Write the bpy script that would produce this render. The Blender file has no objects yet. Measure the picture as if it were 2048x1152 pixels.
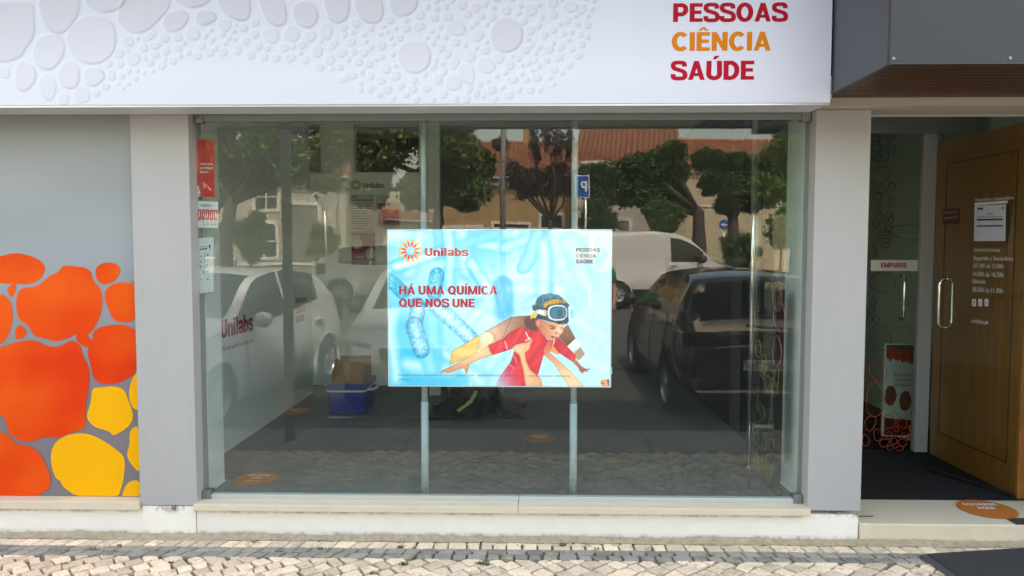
import bpy, bmesh, math, random
import numpy as np
from math import sin, cos, tan, pi, radians, sqrt, atan2, hypot
from mathutils import Vector, Matrix
random.seed(7)
NR = np.random.default_rng(11)
S = bpy.context.scene
C = S.collection

# ---------------------------------------------------------------- camera
FPX, CAM = 1480.0, np.array([0.0, -4.0, 1.56])
YAW, PIT, ROL = radians(1.2), radians(3.2), radians(0.05)
_R = np.array([cos(YAW), sin(YAW), 0.]); _F = np.array([-sin(YAW), cos(YAW), 0.]); _U = np.array([0, 0, 1.])
_F2 = _F*cos(PIT)-_U*sin(PIT); _U2 = _U*cos(PIT)+_F*sin(PIT)
CR = _R*cos(ROL)+_U2*sin(ROL); CU = _U2*cos(ROL)-_R*sin(ROL); CF = _F2
cd = bpy.data.cameras.new('camera'); cam = bpy.data.objects.new('camera', cd); C.objects.link(cam)
cd.sensor_width = 36.0; cd.lens = FPX/2048*36.0; cd.clip_start = 0.02; cd.clip_end = 2000
mw = Matrix(((CR[0], CU[0], -CF[0], CAM[0]), (CR[1], CU[1], -CF[1], CAM[1]), (CR[2], CU[2], -CF[2], CAM[2]), (0, 0, 0, 1)))
cam.matrix_world = mw
S.camera = cam
# ---------------------------------------------------------------- light
SUN_EL, SUN_AZ = radians(56), radians(12)      # sun stands behind the shop, a little to the right
w = bpy.data.worlds.new('World'); S.world = w; w.use_nodes = True
nt = w.node_tree; nt.nodes.clear()
sky = nt.nodes.new('ShaderNodeTexSky'); sky.sky_type = 'NISHITA'; sky.sun_disc = False
sky.sun_elevation = SUN_EL; sky.sun_rotation = SUN_AZ; sky.air_density = 1.3; sky.dust_density = 3.5; sky.ozone_density = 1.0
bg = nt.nodes.new('ShaderNodeBackground'); bg.inputs['Strength'].default_value = 0.15
wo = nt.nodes.new('ShaderNodeOutputWorld')
tint = nt.nodes.new('ShaderNodeMix'); tint.data_type = 'RGBA'; tint.blend_type = 'MULTIPLY'; tint.inputs[0].default_value = 1.0
tint.inputs[7].default_value = (1.0, .825, .655, 1)      # thin milky cloud: the sky is paler and warmer than clear blue
nt.links.new(sky.outputs[0], tint.inputs[6]); nt.links.new(tint.outputs[2], bg.inputs[0]); nt.links.new(bg.outputs[0], wo.inputs[0])
sl = bpy.data.lights.new('sun', 'SUN'); sl.energy = 2.0; sl.angle = radians(3); sl.color = (1.0, 0.94, 0.86)
so = bpy.data.objects.new('sun', sl); C.objects.link(so)
sd = Vector((sin(SUN_AZ)*cos(SUN_EL), cos(SUN_AZ)*cos(SUN_EL), sin(SUN_EL)))
so.rotation_euler = sd.to_track_quat('Z', 'Y').to_euler(); so.location = (0, 0, 20)
S.view_settings.view_transform = 'Standard'; S.view_settings.look = 'None'
S.view_settings.exposure = 2.85; S.view_settings.gamma = 1.0
S.render.engine = 'CYCLES'

# ---------------------------------------------------------------- helpers: photo measurements to places
def ray(px, py): return CF+CR*(px-1024)/FPX-CU*(py-576)/FPX
def onY(px, py, Y):
    d = ray(px, py); t = (Y-CAM[1])/d[1]; return CAM+d*t
def onX(px, py, X):
    d = ray(px, py); t = (X-CAM[0])/d[0]; return CAM+d*t
def onZ(px, py, Z):
    d = ray(px, py); t = (Z-CAM[2])/d[2]; return CAM+d*t
YG = 0.085                                        # plane of the big pane
def rf(px, py, Y):                                # where a thing seen in the pane really stands
    p = onY(px, py, Y); return (p[0], 2*YG-p[1], p[2])
def s2l(c):
    return tuple((x/255/12.92 if x/255 <= .04045 else ((x/255+.055)/1.055)**2.4) for x in c)

# ---------------------------------------------------------------- materials
_M = {}
def M(name, rgb=(.5, .5, .5), rough=.5, metal=0, var=0, vs=6, bump=0, bs=40, isl=0, emis=0, spec=None, stain=None, coat=0, stretch=None, trans=0):
    if name in _M: return _M[name]
    m = bpy.data.materials.new(name); m.use_nodes = True; nt = m.node_tree; N = nt.nodes; L = nt.links
    b = N['Principled BSDF']
    b.inputs['Roughness'].default_value = rough; b.inputs['Metallic'].default_value = metal
    b.inputs['Base Color'].default_value = (*rgb, 1)
    if spec is not None: b.inputs['Specular IOR Level'].default_value = spec
    if coat: b.inputs['Coat Weight'].default_value = coat; b.inputs['Coat Roughness'].default_value = .05
    col = None
    tc = N.new('ShaderNodeTexCoord'); mp = N.new('ShaderNodeMapping'); L.new(tc.outputs['Object'], mp.inputs[0])
    if stretch: mp.inputs['Scale'].default_value = stretch
    if var or isl:
        hsv = N.new('ShaderNodeHueSaturation'); hsv.inputs['Color'].default_value = (*rgb, 1)
        add = None
        if var:
            nz = N.new('ShaderNodeTexNoise'); nz.inputs['Scale'].default_value = vs; nz.inputs['Detail'].default_value = 8; nz.inputs['Roughness'].default_value = .65
            L.new(mp.outputs[0], nz.inputs[0])
            mr = N.new('ShaderNodeMapRange'); mr.inputs['From Min'].default_value = .25; mr.inputs['From Max'].default_value = .75
            mr.inputs['To Min'].default_value = 1-var; mr.inputs['To Max'].default_value = 1+var
            L.new(nz.outputs[0], mr.inputs[0]); add = mr.outputs[0]
        if isl:
            ge = N.new('ShaderNodeNewGeometry'); mr2 = N.new('ShaderNodeMapRange')
            mr2.inputs['To Min'].default_value = 1-isl; mr2.inputs['To Max'].default_value = 1+isl
            L.new(ge.outputs['Random Per Island'], mr2.inputs[0])
            if add is None: add = mr2.outputs[0]
            else:
                mu = N.new('ShaderNodeMath'); mu.operation = 'MULTIPLY'; L.new(add, mu.inputs[0]); L.new(mr2.outputs[0], mu.inputs[1]); add = mu.outputs[0]
        L.new(add, hsv.inputs['Value']); col = hsv.outputs[0]
        L.new(col, b.inputs['Base Color'])
    if stain:                                    # (colour, scale, low, high, stretch)
        sc, ss, lo, hi = stain
        nz = N.new('ShaderNodeTexNoise'); nz.inputs['Scale'].default_value = ss; nz.inputs['Detail'].default_value = 10; nz.inputs['Roughness'].default_value = .7
        L.new(mp.outputs[0], nz.inputs[0])
        mr = N.new('ShaderNodeMapRange'); mr.inputs['From Min'].default_value = lo; mr.inputs['From Max'].default_value = hi
        L.new(nz.outputs[0], mr.inputs[0])
        mx = N.new('ShaderNodeMix'); mx.data_type = 'RGBA'; L.new(mr.outputs[0], mx.inputs[0])
        if col: L.new(col, mx.inputs[6])
        else: mx.inputs[6].default_value = (*rgb, 1)
        mx.inputs[7].default_value = (*sc, 1); L.new(mx.outputs[2], b.inputs['Base Color']); col = mx.outputs[2]
    if bump:
        nz = N.new('ShaderNodeTexNoise'); nz.inputs['Scale'].default_value = bs; nz.inputs['Detail'].default_value = 6
        L.new(mp.outputs[0], nz.inputs[0]); bp = N.new('ShaderNodeBump'); bp.inputs['Strength'].default_value = bump; bp.inputs['Distance'].default_value = .01
        L.new(nz.outputs[0], bp.inputs['Height']); L.new(bp.outputs[0], b.inputs['Normal'])
    if emis:
        b.inputs['Emission Color'].default_value = (*rgb, 1); b.inputs['Emission Strength'].default_value = emis
    if trans:                                    # leaves let light through
        tr = N.new('ShaderNodeBsdfTranslucent'); ms = N.new('ShaderNodeMixShader'); ms.inputs[0].default_value = trans
        if col: L.new(col, tr.inputs[0])
        else: tr.inputs[0].default_value = (*rgb, 1)
        o = N['Material Output']; L.new(b.outputs[0], ms.inputs[1]); L.new(tr.outputs[0], ms.inputs[2]); L.new(ms.outputs[0], o.inputs[0])
    _M[name] = m; return m

def glass(name, tint=(.96, .985, .97), f0=.043, rough=0.0, haze=0.0):
    """thin architectural glass: every face reflects by angle and lets the rest through"""
    if name in _M: return _M[name]
    m = bpy.data.materials.new(name); m.use_nodes = True; N = m.node_tree.nodes; L = m.node_tree.links
    N.remove(N['Principled BSDF'])
    lw = N.new('ShaderNodeLayerWeight'); lw.inputs[0].default_value = .5
    pw = N.new('ShaderNodeMath'); pw.operation = 'POWER'; pw.inputs[1].default_value = 5; L.new(lw.outputs['Facing'], pw.inputs[0])
    mu = N.new('ShaderNodeMath'); mu.operation = 'MULTIPLY_ADD'; mu.inputs[1].default_value = 1-f0; mu.inputs[2].default_value = f0; L.new(pw.outputs[0], mu.inputs[0])
    tr = N.new('ShaderNodeBsdfTransparent'); tr.inputs[0].default_value = (*tint, 1)
    gl = N.new('ShaderNodeBsdfGlossy'); gl.inputs[0].default_value = (.97, 1, .985, 1); gl.inputs['Roughness'].default_value = rough
    if haze:                                     # float glass is never quite flat
        tc = N.new('ShaderNodeTexCoord'); wn = N.new('ShaderNodeTexNoise'); wn.inputs['Scale'].default_value = 2.2; wn.inputs['Detail'].default_value = 1
        L.new(tc.outputs['Object'], wn.inputs[0]); bp = N.new('ShaderNodeBump'); bp.inputs['Strength'].default_value = 1; bp.inputs['Distance'].default_value = .0007
        L.new(wn.outputs[0], bp.inputs['Height']); L.new(bp.outputs[0], gl.inputs['Normal'])
    ms = N.new('ShaderNodeMixShader'); L.new(mu.outputs[0], ms.inputs[0])
    if haze:                                     # a film of dust on the pane
        df = N.new('ShaderNodeBsdfDiffuse'); df.inputs[0].default_value = (.6, .62, .58, 1)
        m2 = N.new('ShaderNodeMixShader'); m2.inputs[0].default_value = haze
        L.new(tr.outputs[0], m2.inputs[1]); L.new(df.outputs[0], m2.inputs[2]); L.new(m2.outputs[0], ms.inputs[1])
    else: L.new(tr.outputs[0], ms.inputs[1])
    L.new(gl.outputs[0], ms.inputs[2]); L.new(ms.outputs[0], N['Material Output'].inputs[0])
    _M[name] = m; return m

def print_mat(name, emis=0, rough=.4):
    """a printed picture: its colours are stored on the mesh"""
    if name in _M: return _M[name]
    m = bpy.data.materials.new(name); m.use_nodes = True; N = m.node_tree.nodes; L = m.node_tree.links
    a = N.new('ShaderNodeAttribute'); a.attribute_name = 'ink'; b = N['Principled BSDF']
    L.new(a.outputs['Color'], b.inputs['Base Color']); b.inputs['Roughness'].default_value = rough
    if emis: L.new(a.outputs['Color'], b.inputs['Emission Color']); b.inputs['Emission Strength'].default_value = emis
    _M[name] = m; return m

# ---------------------------------------------------------------- mesh building
class MB:
    def __init__(s): s.v = []; s.f = []; s.m = []
    def add(s, v, f, mi=0):
        n = len(s.v); s.v += [tuple(map(float, p)) for p in v]; s.f += [tuple(i+n for i in q) for q in f]; s.m += [mi]*len(f)
        return s
    def box(s, x0, x1, y0, y1, z0, z1, mi=0):
        v = [(x0, y0, z0), (x1, y0, z0), (x1, y1, z0), (x0, y1, z0), (x0, y0, z1), (x1, y0, z1), (x1, y1, z1), (x0, y1, z1)]
        return s.add(v, [(0, 3, 2, 1), (4, 5, 6, 7), (0, 1, 5, 4), (1, 2, 6, 5), (2, 3, 7, 6), (3, 0, 4, 7)], mi)
    def tube(s, pts, r, seg=10, mi=0, caps=True):
        pts = [Vector(p) for p in pts]; n = len(pts)
        rr = r if isinstance(r, (list, tuple)) else [r]*n
        v = []; up = Vector((0, 0, 1)); prev = None
        for i, p in enumerate(pts):
            d = (pts[min(i+1, n-1)]-pts[max(i-1, 0)]).normalized()
            if prev is None:
                a = d.cross(up)
                if a.length < .1: a = d.cross(Vector((1, 0, 0)))
            else: a = prev-d*prev.dot(d)
            a.normalize(); prev = a; b = d.cross(a)
            for k in range(seg):
                t = 2*pi*k/seg; v.append(p+(a*cos(t)+b*sin(t))*rr[i])
        f = [(i*seg+k, i*seg+(k+1) % seg, (i+1)*seg+(k+1) % seg, (i+1)*seg+k) for i in range(n-1) for k in range(seg)]
        if caps: f += [tuple(range(seg-1, -1, -1)), tuple((n-1)*seg+k for k in range(seg))]
        return s.add(v, f, mi)
    def poly(s, pts3, thick=None, mi=0):
        """flat polygon, optional extrusion vector"""
        n = len(pts3)
        if thick is None: return s.add(pts3, [tuple(range(n))], mi)
        t = Vector(thick); back = [tuple(Vector(p)+t) for p in pts3]
        f = [tuple(range(n)), tuple(range(2*n-1, n-1, -1))]+[(i, n+i, n+(i+1) % n, (i+1) % n) for i in range(n)]
        return s.add(list(pts3)+back, f, mi)
    def lathe(s, prof, cen, axis='y', seg=32, mi=0):
        """prof: (r, h) pairs round an axis"""
        v = []; c = Vector(cen)
        for r, h_ in prof:
            for k in range(seg):
                t = 2*pi*k/seg; a, b = r*cos(t), r*sin(t)
                v.append(c+Vector({'y': (a, h_, b), 'z': (a, b, h_), 'x': (h_, a, b)}[axis]))
        f = [(i*seg+k, i*seg+(k+1) % seg, (i+1)*seg+(k+1) % seg, (i+1)*seg+k) for i in range(len(prof)-1) for k in range(seg)]
        return s.add(v, f, mi)
    def build(s, name, mats, parent=None, smooth=False, bevel=0, tri=False, local=False):
        me = bpy.data.meshes.new(name)
        v = s.v
        if parent is not None and not local:
            l = parent_loc(parent); v = [(a-l[0], b-l[1], c-l[2]) for a, b, c in v]
        me.from_pydata(v, [], s.f)
        if not isinstance(mats, (list, tuple)): mats = [mats]
        for m in mats: me.materials.append(m)
        if len(mats) > 1: me.polygons.foreach_set('material_index', s.m)
        if smooth: me.polygons.foreach_set('use_smooth', [True]*len(me.polygons))
        me.update()
        o = bpy.data.objects.new(name, me); C.objects.link(o)
        if parent is not None: o.parent = parent
        if bevel:
            b = o.modifiers.new('bevel', 'BEVEL'); b.width = bevel; b.segments = 2; b.limit_method = 'ANGLE'; b.angle_limit = radians(40)
        return o
_PL = {}
def parent_loc(p):
    l = Vector((0, 0, 0))
    while p is not None: l = l+Vector(p.location); p = p.parent
    return l
def tag(o, label=None, cat=None, group=None, kind=None):
    if label: o['label'] = label
    if cat: o['category'] = cat
    if group: o['group'] = group
    if kind: o['kind'] = kind
    return o
def thing(name, label, cat, loc=(0, 0, 0), rz=0, group=None):
    o = bpy.data.objects.new(name, None); C.objects.link(o); o.location = loc; o.rotation_euler = (0, 0, rz)
    o.empty_display_size = .1
    return tag(o, label, cat, group)
def struct(name, mb, mats, **k): return tag(mb.build(name, mats, **k), kind='structure')
def smooth_poly(p, it=2):
    for _ in range(it):
        q = []
        for i in range(len(p)):
            a = p[i]; b = p[(i+1) % len(p)]
            q += [(.75*a[0]+.25*b[0], .75*a[1]+.25*b[1]), (.25*a[0]+.75*b[0], .25*a[1]+.75*b[1])]
        p = q
    return p
# lettering: mesh text laid on the plane o + u*s + v*t, fitted to a width and a capital height
def text_geo(s, bold=.02, spacing=1.0):
    cu = bpy.data.curves.new('t', 'FONT'); cu.body = s; cu.offset = 0.0; cu.resolution_u = 3; cu.space_character = spacing
    to = bpy.data.objects.new('t', cu); C.objects.link(to)
    dg = bpy.context.evaluated_depsgraph_get(); me = bpy.data.meshes.new_from_object(to.evaluated_get(dg))
    v = np.array([q.co[:2] for q in me.vertices]); f = [tuple(p.vertices) for p in me.polygons]
    bpy.data.objects.remove(to); bpy.data.curves.remove(cu); bpy.data.meshes.remove(me)
    return v, f
CAPH = None
# bold plain letters drawn stroke by stroke (capital height 1, stroke .18)
HW = .215; HH = HW/2
def earc(cx, cy, rx, ry, a0, a1, n=14): return [(cx+rx*cos(radians(a0+(a1-a0)*i/n)), cy+ry*sin(radians(a0+(a1-a0)*i/n))) for i in range(n+1)]
def ribbon(P, w=HW, closed=False):
    n = len(P); out = []
    for i in range(n):
        a = P[i-1] if (i > 0 or closed) else P[i]; b = P[(i+1) % n] if (i < n-1 or closed) else P[i]
        dx, dy = b[0]-a[0], b[1]-a[1]; l = hypot(dx, dy) or 1; nx_, ny_ = -dy/l*w/2, dx/l*w/2; out.append(((P[i][0]+nx_, P[i][1]+ny_), (P[i][0]-nx_, P[i][1]-ny_)))
    return [[out[i][0], out[i][1], out[(i+1) % n][1], out[(i+1) % n][0]] for i in range(n if closed else n-1)]
def bar(x0, x1, y0, y1): return [[(x0, y0), (x1, y0), (x1, y1), (x0, y1)]]
def sm(P): # rounded open curve
    for _ in range(2): P = [P[0]]+[q for i in range(len(P)-1) for q in ((P[i][0]*.75+P[i+1][0]*.25, P[i][1]*.75+P[i+1][1]*.25), (P[i][0]*.25+P[i+1][0]*.75, P[i][1]*.25+P[i+1][1]*.75))]+[P[-1]]
    return P
SC = sm([(.535, .70), (.53, .90), (.31, .925), (.07, .90), (.06, .62), (.30, .53), (.56, .42), (.57, .10), (.32, .07), (.06, .09), (.07, .31)])
PB = ribbon([(HH, 1-HH), (.34, 1-HH)]+earc(.34, .655, .205, .2525, 90, -90)+[(HH, .4025)])
GL = {'P': (.64, bar(0, HW, 0, 1)+PB), 'E': (.56, bar(0, HW, 0, 1)+bar(HW, .56, 1-HW*.9, 1)+bar(HW, .51, .42, .42+HW*.88)+bar(HW, .56, 0, HW*.9)),
 'S': (.62, ribbon(SC, HW*.95)), 'O': (.70, ribbon(earc(.35, .5, .258, .415, 0, 360, 32)[:-1], HW, True)), 'A': (.70, [[(0, 0), (.2, 0), (.45, 1), (.25, 1)], [(.5, 0), (.7, 0), (.45, 1), (.25, 1)]]+bar(.17, .53, .2, .36)),
 'C': (.66, ribbon(earc(.35, .5, .258, .415, 42, 318, 26))), 'I': (HW, bar(0, HW, 0, 1)), 'N': (.66, bar(0, HW, 0, 1)+bar(.66-HW, .66, 0, 1)+[[(0, 1), (.2, 1), (.66, 0), (.46, 0)]]),
 'M': (.86, bar(0, HW, 0, 1)+bar(.86-HW, .86, 0, 1)+[[(0, 1), (.23, 1), (.52, 0), (.35, 0)], [(.86, 1), (.63, 1), (.34, 0), (.51, 0)]]),
 'U': (.64, ribbon([(HH, 1)]+earc(.32, .32, .2275, .235, 180, 360)+[(.64-HH, 1)])), 'D': (.65, bar(0, HW, 0, 1)+ribbon([(HH, 1-HH), (.27, 1-HH)]+earc(.27, .5, .288, .4075, 90, -90, 18)+[(HH, HH)])),
 'H': (.67, bar(0, HW, 0, 1)+bar(.67-HW, .67, 0, 1)+bar(HW, .67-HW, .42, .42+HW*.88)), 'Q': (.72, ribbon(earc(.35, .5, .258, .415, 0, 360, 32)[:-1], HW, True)+[[(.36, .24), (.48, .34), (.74, .0), (.60, -.11)]]),
 'R': (.66, bar(0, HW, 0, 1)+PB+[[(.26, .42), (.46, .42), (.68, 0), (.46, 0)]]), 'G': (.68, ribbon(earc(.35, .5, .258, .415, 42, 330, 26))+bar(.37, .68, .38, .53)+bar(.5, .68, .14, .5)),
 'n': (.58, bar(0, HW, 0, .73)+ribbon([(HH, .45)]+earc(.29, .43, .1975, .21, 170, 0)+[(.4875, 0)])), 'i': (HW, bar(0, HW, 0, .73)+bar(0, HW, .82, .99)), 'l': (HW, bar(0, HW, 0, 1.02)),
 'a': (.55, ribbon(sm([(.07, .56), (.14, .68), (.44, .70), (.46, .45), (.46, 0)]), HW*.9)+ribbon(earc(.26, .21, .17, .135, 0, 360, 20)[:-1], HW*.85, True)), 'b': (.58, bar(0, HW, 0, 1.02)+ribbon(earc(.30, .36, .19, .28, 0, 360, 24)[:-1], HW, True)),
 's': (.50, ribbon([(x*.8, y*.73) for x, y in SC], HW*.85)), ' ': (.18, [])}
for a_, b_, dx in (('Á', 'A', .27), ('Í', 'I', .02), ('Ú', 'U', .25)): GL[a_] = (GL[b_][0], GL[b_][1]+[[(dx, 1.08), (dx+.14, 1.08), (dx+.30, 1.27), (dx+.09, 1.27)]])
GL['Ê'] = (.56, GL['E'][1]+[[(.06, 1.07), (.21, 1.07), (.33, 1.27), (.23, 1.27)], [(.50, 1.07), (.35, 1.07), (.23, 1.27), (.33, 1.27)]])
def heavy_text(mb, s, o, u, v, width, cap, mi, align):
    x = 0; out = []
    for ch in s: out.append((x, ch)); x += GL[ch][0]+.07
    tot = x-.07; sx = cap if width is None else width/tot; o = np.array(o, float); u = np.array(u, float); v = np.array(v, float); n_ = np.cross(u, v)
    if align == 'C': o = o-u*tot*sx/2
    for x, ch in out:
        for k, q in enumerate(GL[ch][1]):
            P = [tuple(o+u*(x+a)*sx+v*b*cap+n_*.000035*(k % 9)) for a, b in q]
            A2 = sum(q[i][0]*q[(i+1) % 4][1]-q[(i+1) % 4][0]*q[i][1] for i in range(4))
            mb.poly(P if A2 > 0 else P[::-1], None, mi)
def add_text(mb, s, o, u, v, width, cap, bold=.02, mi=0, spacing=1.0, align='L'):
    if bold > .012 and all(c in GL for c in s): return heavy_text(mb, s, o, u, v, width, cap, mi, align)
    if bold > .012:                    # heavy letters: overlaid copies of a slightly fattened outline
        d = bold-.008; u_ = np.array(u, float); v_ = np.array(v, float); n_ = np.cross(u_, v_); k = cap/.7; w2 = None if width is None else width-2*d*k
        for i, (a, b) in enumerate(((0, 0), (d, .0), (-d, .0), (d*.5, d*.6), (-d*.5, d*.6), (d*.5, -d*.6), (-d*.5, -d*.6))):
            off = (0 if (align == 'C' or width is None) else d*k)
            add_text(mb, s, np.array(o, float)+u_*(a*k+off)+v_*b*k+n_*.00012*i, u, v, w2, cap, .008, mi, spacing, align)
        return
    _add_text(mb, s, o, u, v, width, cap, bold, mi, spacing, align)
def _add_text(mb, s, o, u, v, width, cap, bold=.02, mi=0, spacing=1.0, align='L'):
    """o: left end of the base line; u, v: unit vectors along the line and up; width None keeps the letters' own proportion"""
    global CAPH
    if CAPH is None: a, _ = text_geo('H', 0); CAPH = a[:, 1].max()
    V, F = text_geo(s, bold, spacing)
    if not len(V): return
    x0, x1 = V[:, 0].min(), V[:, 0].max()
    sy = cap/CAPH; sx = sy if width is None else width/(x1-x0)
    if align == 'C': base = -(x0+x1)/2
    else: base = -x0
    o = np.array(o, float); u = np.array(u, float); v = np.array(v, float)
    P = o+np.outer((V[:, 0]+base)*sx, u)+np.outer(V[:, 1]*sy, v)
    mb.add(P.tolist(), F, mi)
def text_on(mb, s, px0, px1, pytop, pybot, Y, **k):
    a = onY(px0, pybot, Y); b = onY(px1, pybot, Y); c = onY(px0, pytop, Y)
    add_text(mb, s, (a[0], Y, a[2]), (1, 0, 0), (0, 0, 1), b[0]-a[0], c[2]-a[2], **k)
# pictures painted on a fine mesh --------------------------------------------
def seg_sd(X, Y, P):
    """signed distance to a closed polygon, negative inside"""
    P = np.array(P, float); D = np.full(X.shape, 1e9); ins = np.zeros(X.shape, bool)
    for i in range(len(P)):
        a = P[i]; b = P[(i+1) % len(P)]; e = b-a; L2 = e@e+1e-9
        t = np.clip(((X-a[0])*e[0]+(Y-a[1])*e[1])/L2, 0, 1)
        D = np.minimum(D, np.hypot(X-a[0]-t*e[0], Y-a[1]-t*e[1]))
        c = ((a[1] > Y) != (b[1] > Y)) & (X < (b[0]-a[0])*(Y-a[1])/((b[1]-a[1]) if b[1] != a[1] else 1e-9)+a[0]); ins ^= c
    return np.where(ins, -D, D)
def cap_sd(X, Y, x0, y0, x1, y1, r):
    ex, ey = x1-x0, y1-y0; t = np.clip(((X-x0)*ex+(Y-y0)*ey)/(ex*ex+ey*ey+1e-9), 0, 1)
    return np.hypot(X-x0-t*ex, Y-y0-t*ey)-r
def fill(I, sd, col, soft=1.0, op=1.0):
    a = np.clip(.5-sd/soft, 0, 1)*op
    col = np.array(col, float)
    I[...] = I*(1-a[..., None])+col*a[..., None]
def vnoise(X, Y, sc, seed=0):
    r = np.random.default_rng(seed); T = r.random((64, 64))
    x = X/sc; y = Y/sc; xi = np.floor(x).astype(int); yi = np.floor(y).astype(int); fx = x-xi; fy = y-yi
    fx = fx*fx*(3-2*fx); fy = fy*fy*(3-2*fy); g = lambda a, b: T[a % 64, b % 64]
    return (g(xi, yi)*(1-fx)+g(xi+1, yi)*fx)*(1-fy)+(g(xi, yi+1)*(1-fx)+g(xi+1, yi+1)*fx)*fy
def paint_mesh(name, mat, parent, px0, px1, py0, py1, nx, ny, Y, painter, corners=None):
    """painter gets measured picture coordinates and returns sRGB 0..255"""
    gx = np.linspace(px0, px1, nx); gy = np.linspace(py0, py1, ny); X, Z = np.meshgrid(gx, gy)
    I = painter(X, Z)
    lin = I/255; lin = np.where(lin <= .04045, lin/12.92, ((lin+.055)/1.055)**2.4)
    if corners is None:
        a = onY(px0, (py0+py1)/2, Y); b = onY(px1, (py0+py1)/2, Y); t = onY((px0+px1)/2, py0, Y); q = onY((px0+px1)/2, py1, Y)
        wx = np.linspace(a[0], b[0], nx); wz = np.linspace(t[2], q[2], ny)
    else: wx = np.linspace(corners[0], corners[1], nx); wz = np.linspace(corners[2], corners[3], ny)
    WX, WZ = np.meshgrid(wx, wz); l = parent_loc(parent) if parent else Vector((0, 0, 0))
    co = np.stack([WX-l[0], np.full(WX.shape, Y)-l[1], WZ-l[2]], -1).reshape(-1, 3)
    me = bpy.data.meshes.new(name); idx = np.arange(nx*ny).reshape(ny, nx)
    q = np.stack([idx[1:, :-1], idx[1:, 1:], idx[:-1, 1:], idx[:-1, :-1]], -1).reshape(-1, 4)
    me.vertices.add(len(co)); me.vertices.foreach_set('co', co.ravel())
    me.loops.add(q.size); me.loops.foreach_set('vertex_index', q.ravel().astype(np.int32))
    me.polygons.add(len(q)); me.polygons.foreach_set('loop_start', np.arange(0, q.size, 4, dtype=np.int32))
    me.update(calc_edges=True)
    ca = me.color_attributes.new('ink', 'FLOAT_COLOR', 'POINT')
    rgba = np.ones((len(co), 4), np.float32); rgba[:, :3] = np.clip(lin, 0, 1).reshape(-1, 3); ca.data.foreach_set('color', rgba.ravel())
    me.materials.append(mat); o = bpy.data.objects.new(name, me); C.objects.link(o)
    if parent: o.parent = parent
    return o

# ---------------------------------------------------------------- shared materials
m_pillar = M('grey_coated_panel', s2l((175, 174, 172)), .45, var=.035, vs=2, stretch=(3, 3, .5), stain=(s2l((150, 148, 142)), 5, .60, .85))
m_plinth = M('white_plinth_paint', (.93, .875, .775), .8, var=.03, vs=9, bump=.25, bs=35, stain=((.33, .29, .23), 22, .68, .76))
m_stone = M('cream_sill_stone', (.72, .62, .46), .55, var=.08, vs=5, bump=.1, bs=90, stretch=(1, 4, 4))
m_step = M('cream_step_stone', (.70, .60, .44), .6, var=.06, vs=7, bump=.15, bs=120)
m_alu = M('brushed_aluminium', (.62, .64, .6), .35, metal=.7, var=.03)
m_chan = M('pale_metal_channel', (.58, .6, .54), .4, metal=.3)
m_clamp = M('grey_clamp_metal', (.28, .29, .29), .4, metal=.7)
m_chrome = M('chrome', (.75, .75, .72), .12, metal=1)
m_white = M('white_wall', (.80, .82, .79), .7, var=.02)
m_wallin = M('pale_interior_wall', (.68, .72, .62), .8, var=.03)
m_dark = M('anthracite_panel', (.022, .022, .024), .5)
m_black = M('black_plastic', (.012, .012, .013), .4)
m_red = M('red_ink', s2l((158, 6, 28)), .6, spec=.15)
m_amber = M('amber_ink', s2l((208, 120, 0)), .6, spec=.15)
m_ink = M('black_ink', (.03, .03, .03), .5)
m_paper = M('white_paper', (.78, .79, .78), .7)
m_glass = glass('window_glass', haze=.0095)
m_glass2 = glass('door_glass', tint=(.90, .95, .92), f0=.04)
m_green_edge = M('green_glass_edge', (.10, .25, .2), .2)
m_vinyl = M('white_vinyl', (.55, .55, .5), .6)

def edge_grime(m, z0, z1, dirt, d0=.018, d1=.022, base_out=None):
    N = m.node_tree.nodes; L = m.node_tree.links; b = N['Principled BSDF']; src = b.inputs['Base Color'].links[0].from_socket if b.inputs['Base Color'].links else None
    tc = N.new('ShaderNodeTexCoord'); sp = N.new('ShaderNodeSeparateXYZ'); L.new(tc.outputs['Object'], sp.inputs[0])
    a = N.new('ShaderNodeMapRange'); a.inputs['From Min'].default_value = z1-d1; a.inputs['From Max'].default_value = z1; L.new(sp.outputs['Z'], a.inputs[0])
    c = N.new('ShaderNodeMapRange'); c.inputs['From Min'].default_value = z0+d0; c.inputs['From Max'].default_value = z0; L.new(sp.outputs['Z'], c.inputs[0])
    mx = N.new('ShaderNodeMath'); mx.operation = 'MAXIMUM'; L.new(a.outputs[0], mx.inputs[0]); L.new(c.outputs[0], mx.inputs[1])
    mp = N.new('ShaderNodeMapping'); mp.inputs['Scale'].default_value = (1, 1, .5); L.new(tc.outputs['Object'], mp.inputs[0])
    nz = N.new('ShaderNodeTexNoise'); nz.inputs['Scale'].default_value = 9; nz.inputs['Detail'].default_value = 12; nz.inputs['Roughness'].default_value = .8; L.new(mp.outputs[0], nz.inputs[0])
    r = N.new('ShaderNodeMapRange'); r.inputs['From Min'].default_value = .46; r.inputs['From Max'].default_value = .60; L.new(nz.outputs[0], r.inputs[0])
    mu = N.new('ShaderNodeMath'); mu.operation = 'MULTIPLY'; L.new(mx.outputs[0], mu.inputs[0]); L.new(r.outputs[0], mu.inputs[1])
    mi = N.new('ShaderNodeMix'); mi.data_type = 'RGBA'; L.new(mu.outputs[0], mi.inputs[0]); mi.inputs[7].default_value = (*dirt, 1)
    if src: L.new(src, mi.inputs[6])
    else: mi.inputs[6].default_value = b.inputs['Base Color'].default_value
    L.new(mi.outputs[2], b.inputs['Base Color'])
edge_grime(m_plinth, .0, .150, (.13, .095, .06), .034, .030)  # speckled grime; the band below the sill also paints in its shade line
edge_grime(m_step, .0, .14, (.25, .18, .10), .03, .004)
# ================================================================ SETTING
WY = 1.1
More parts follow.
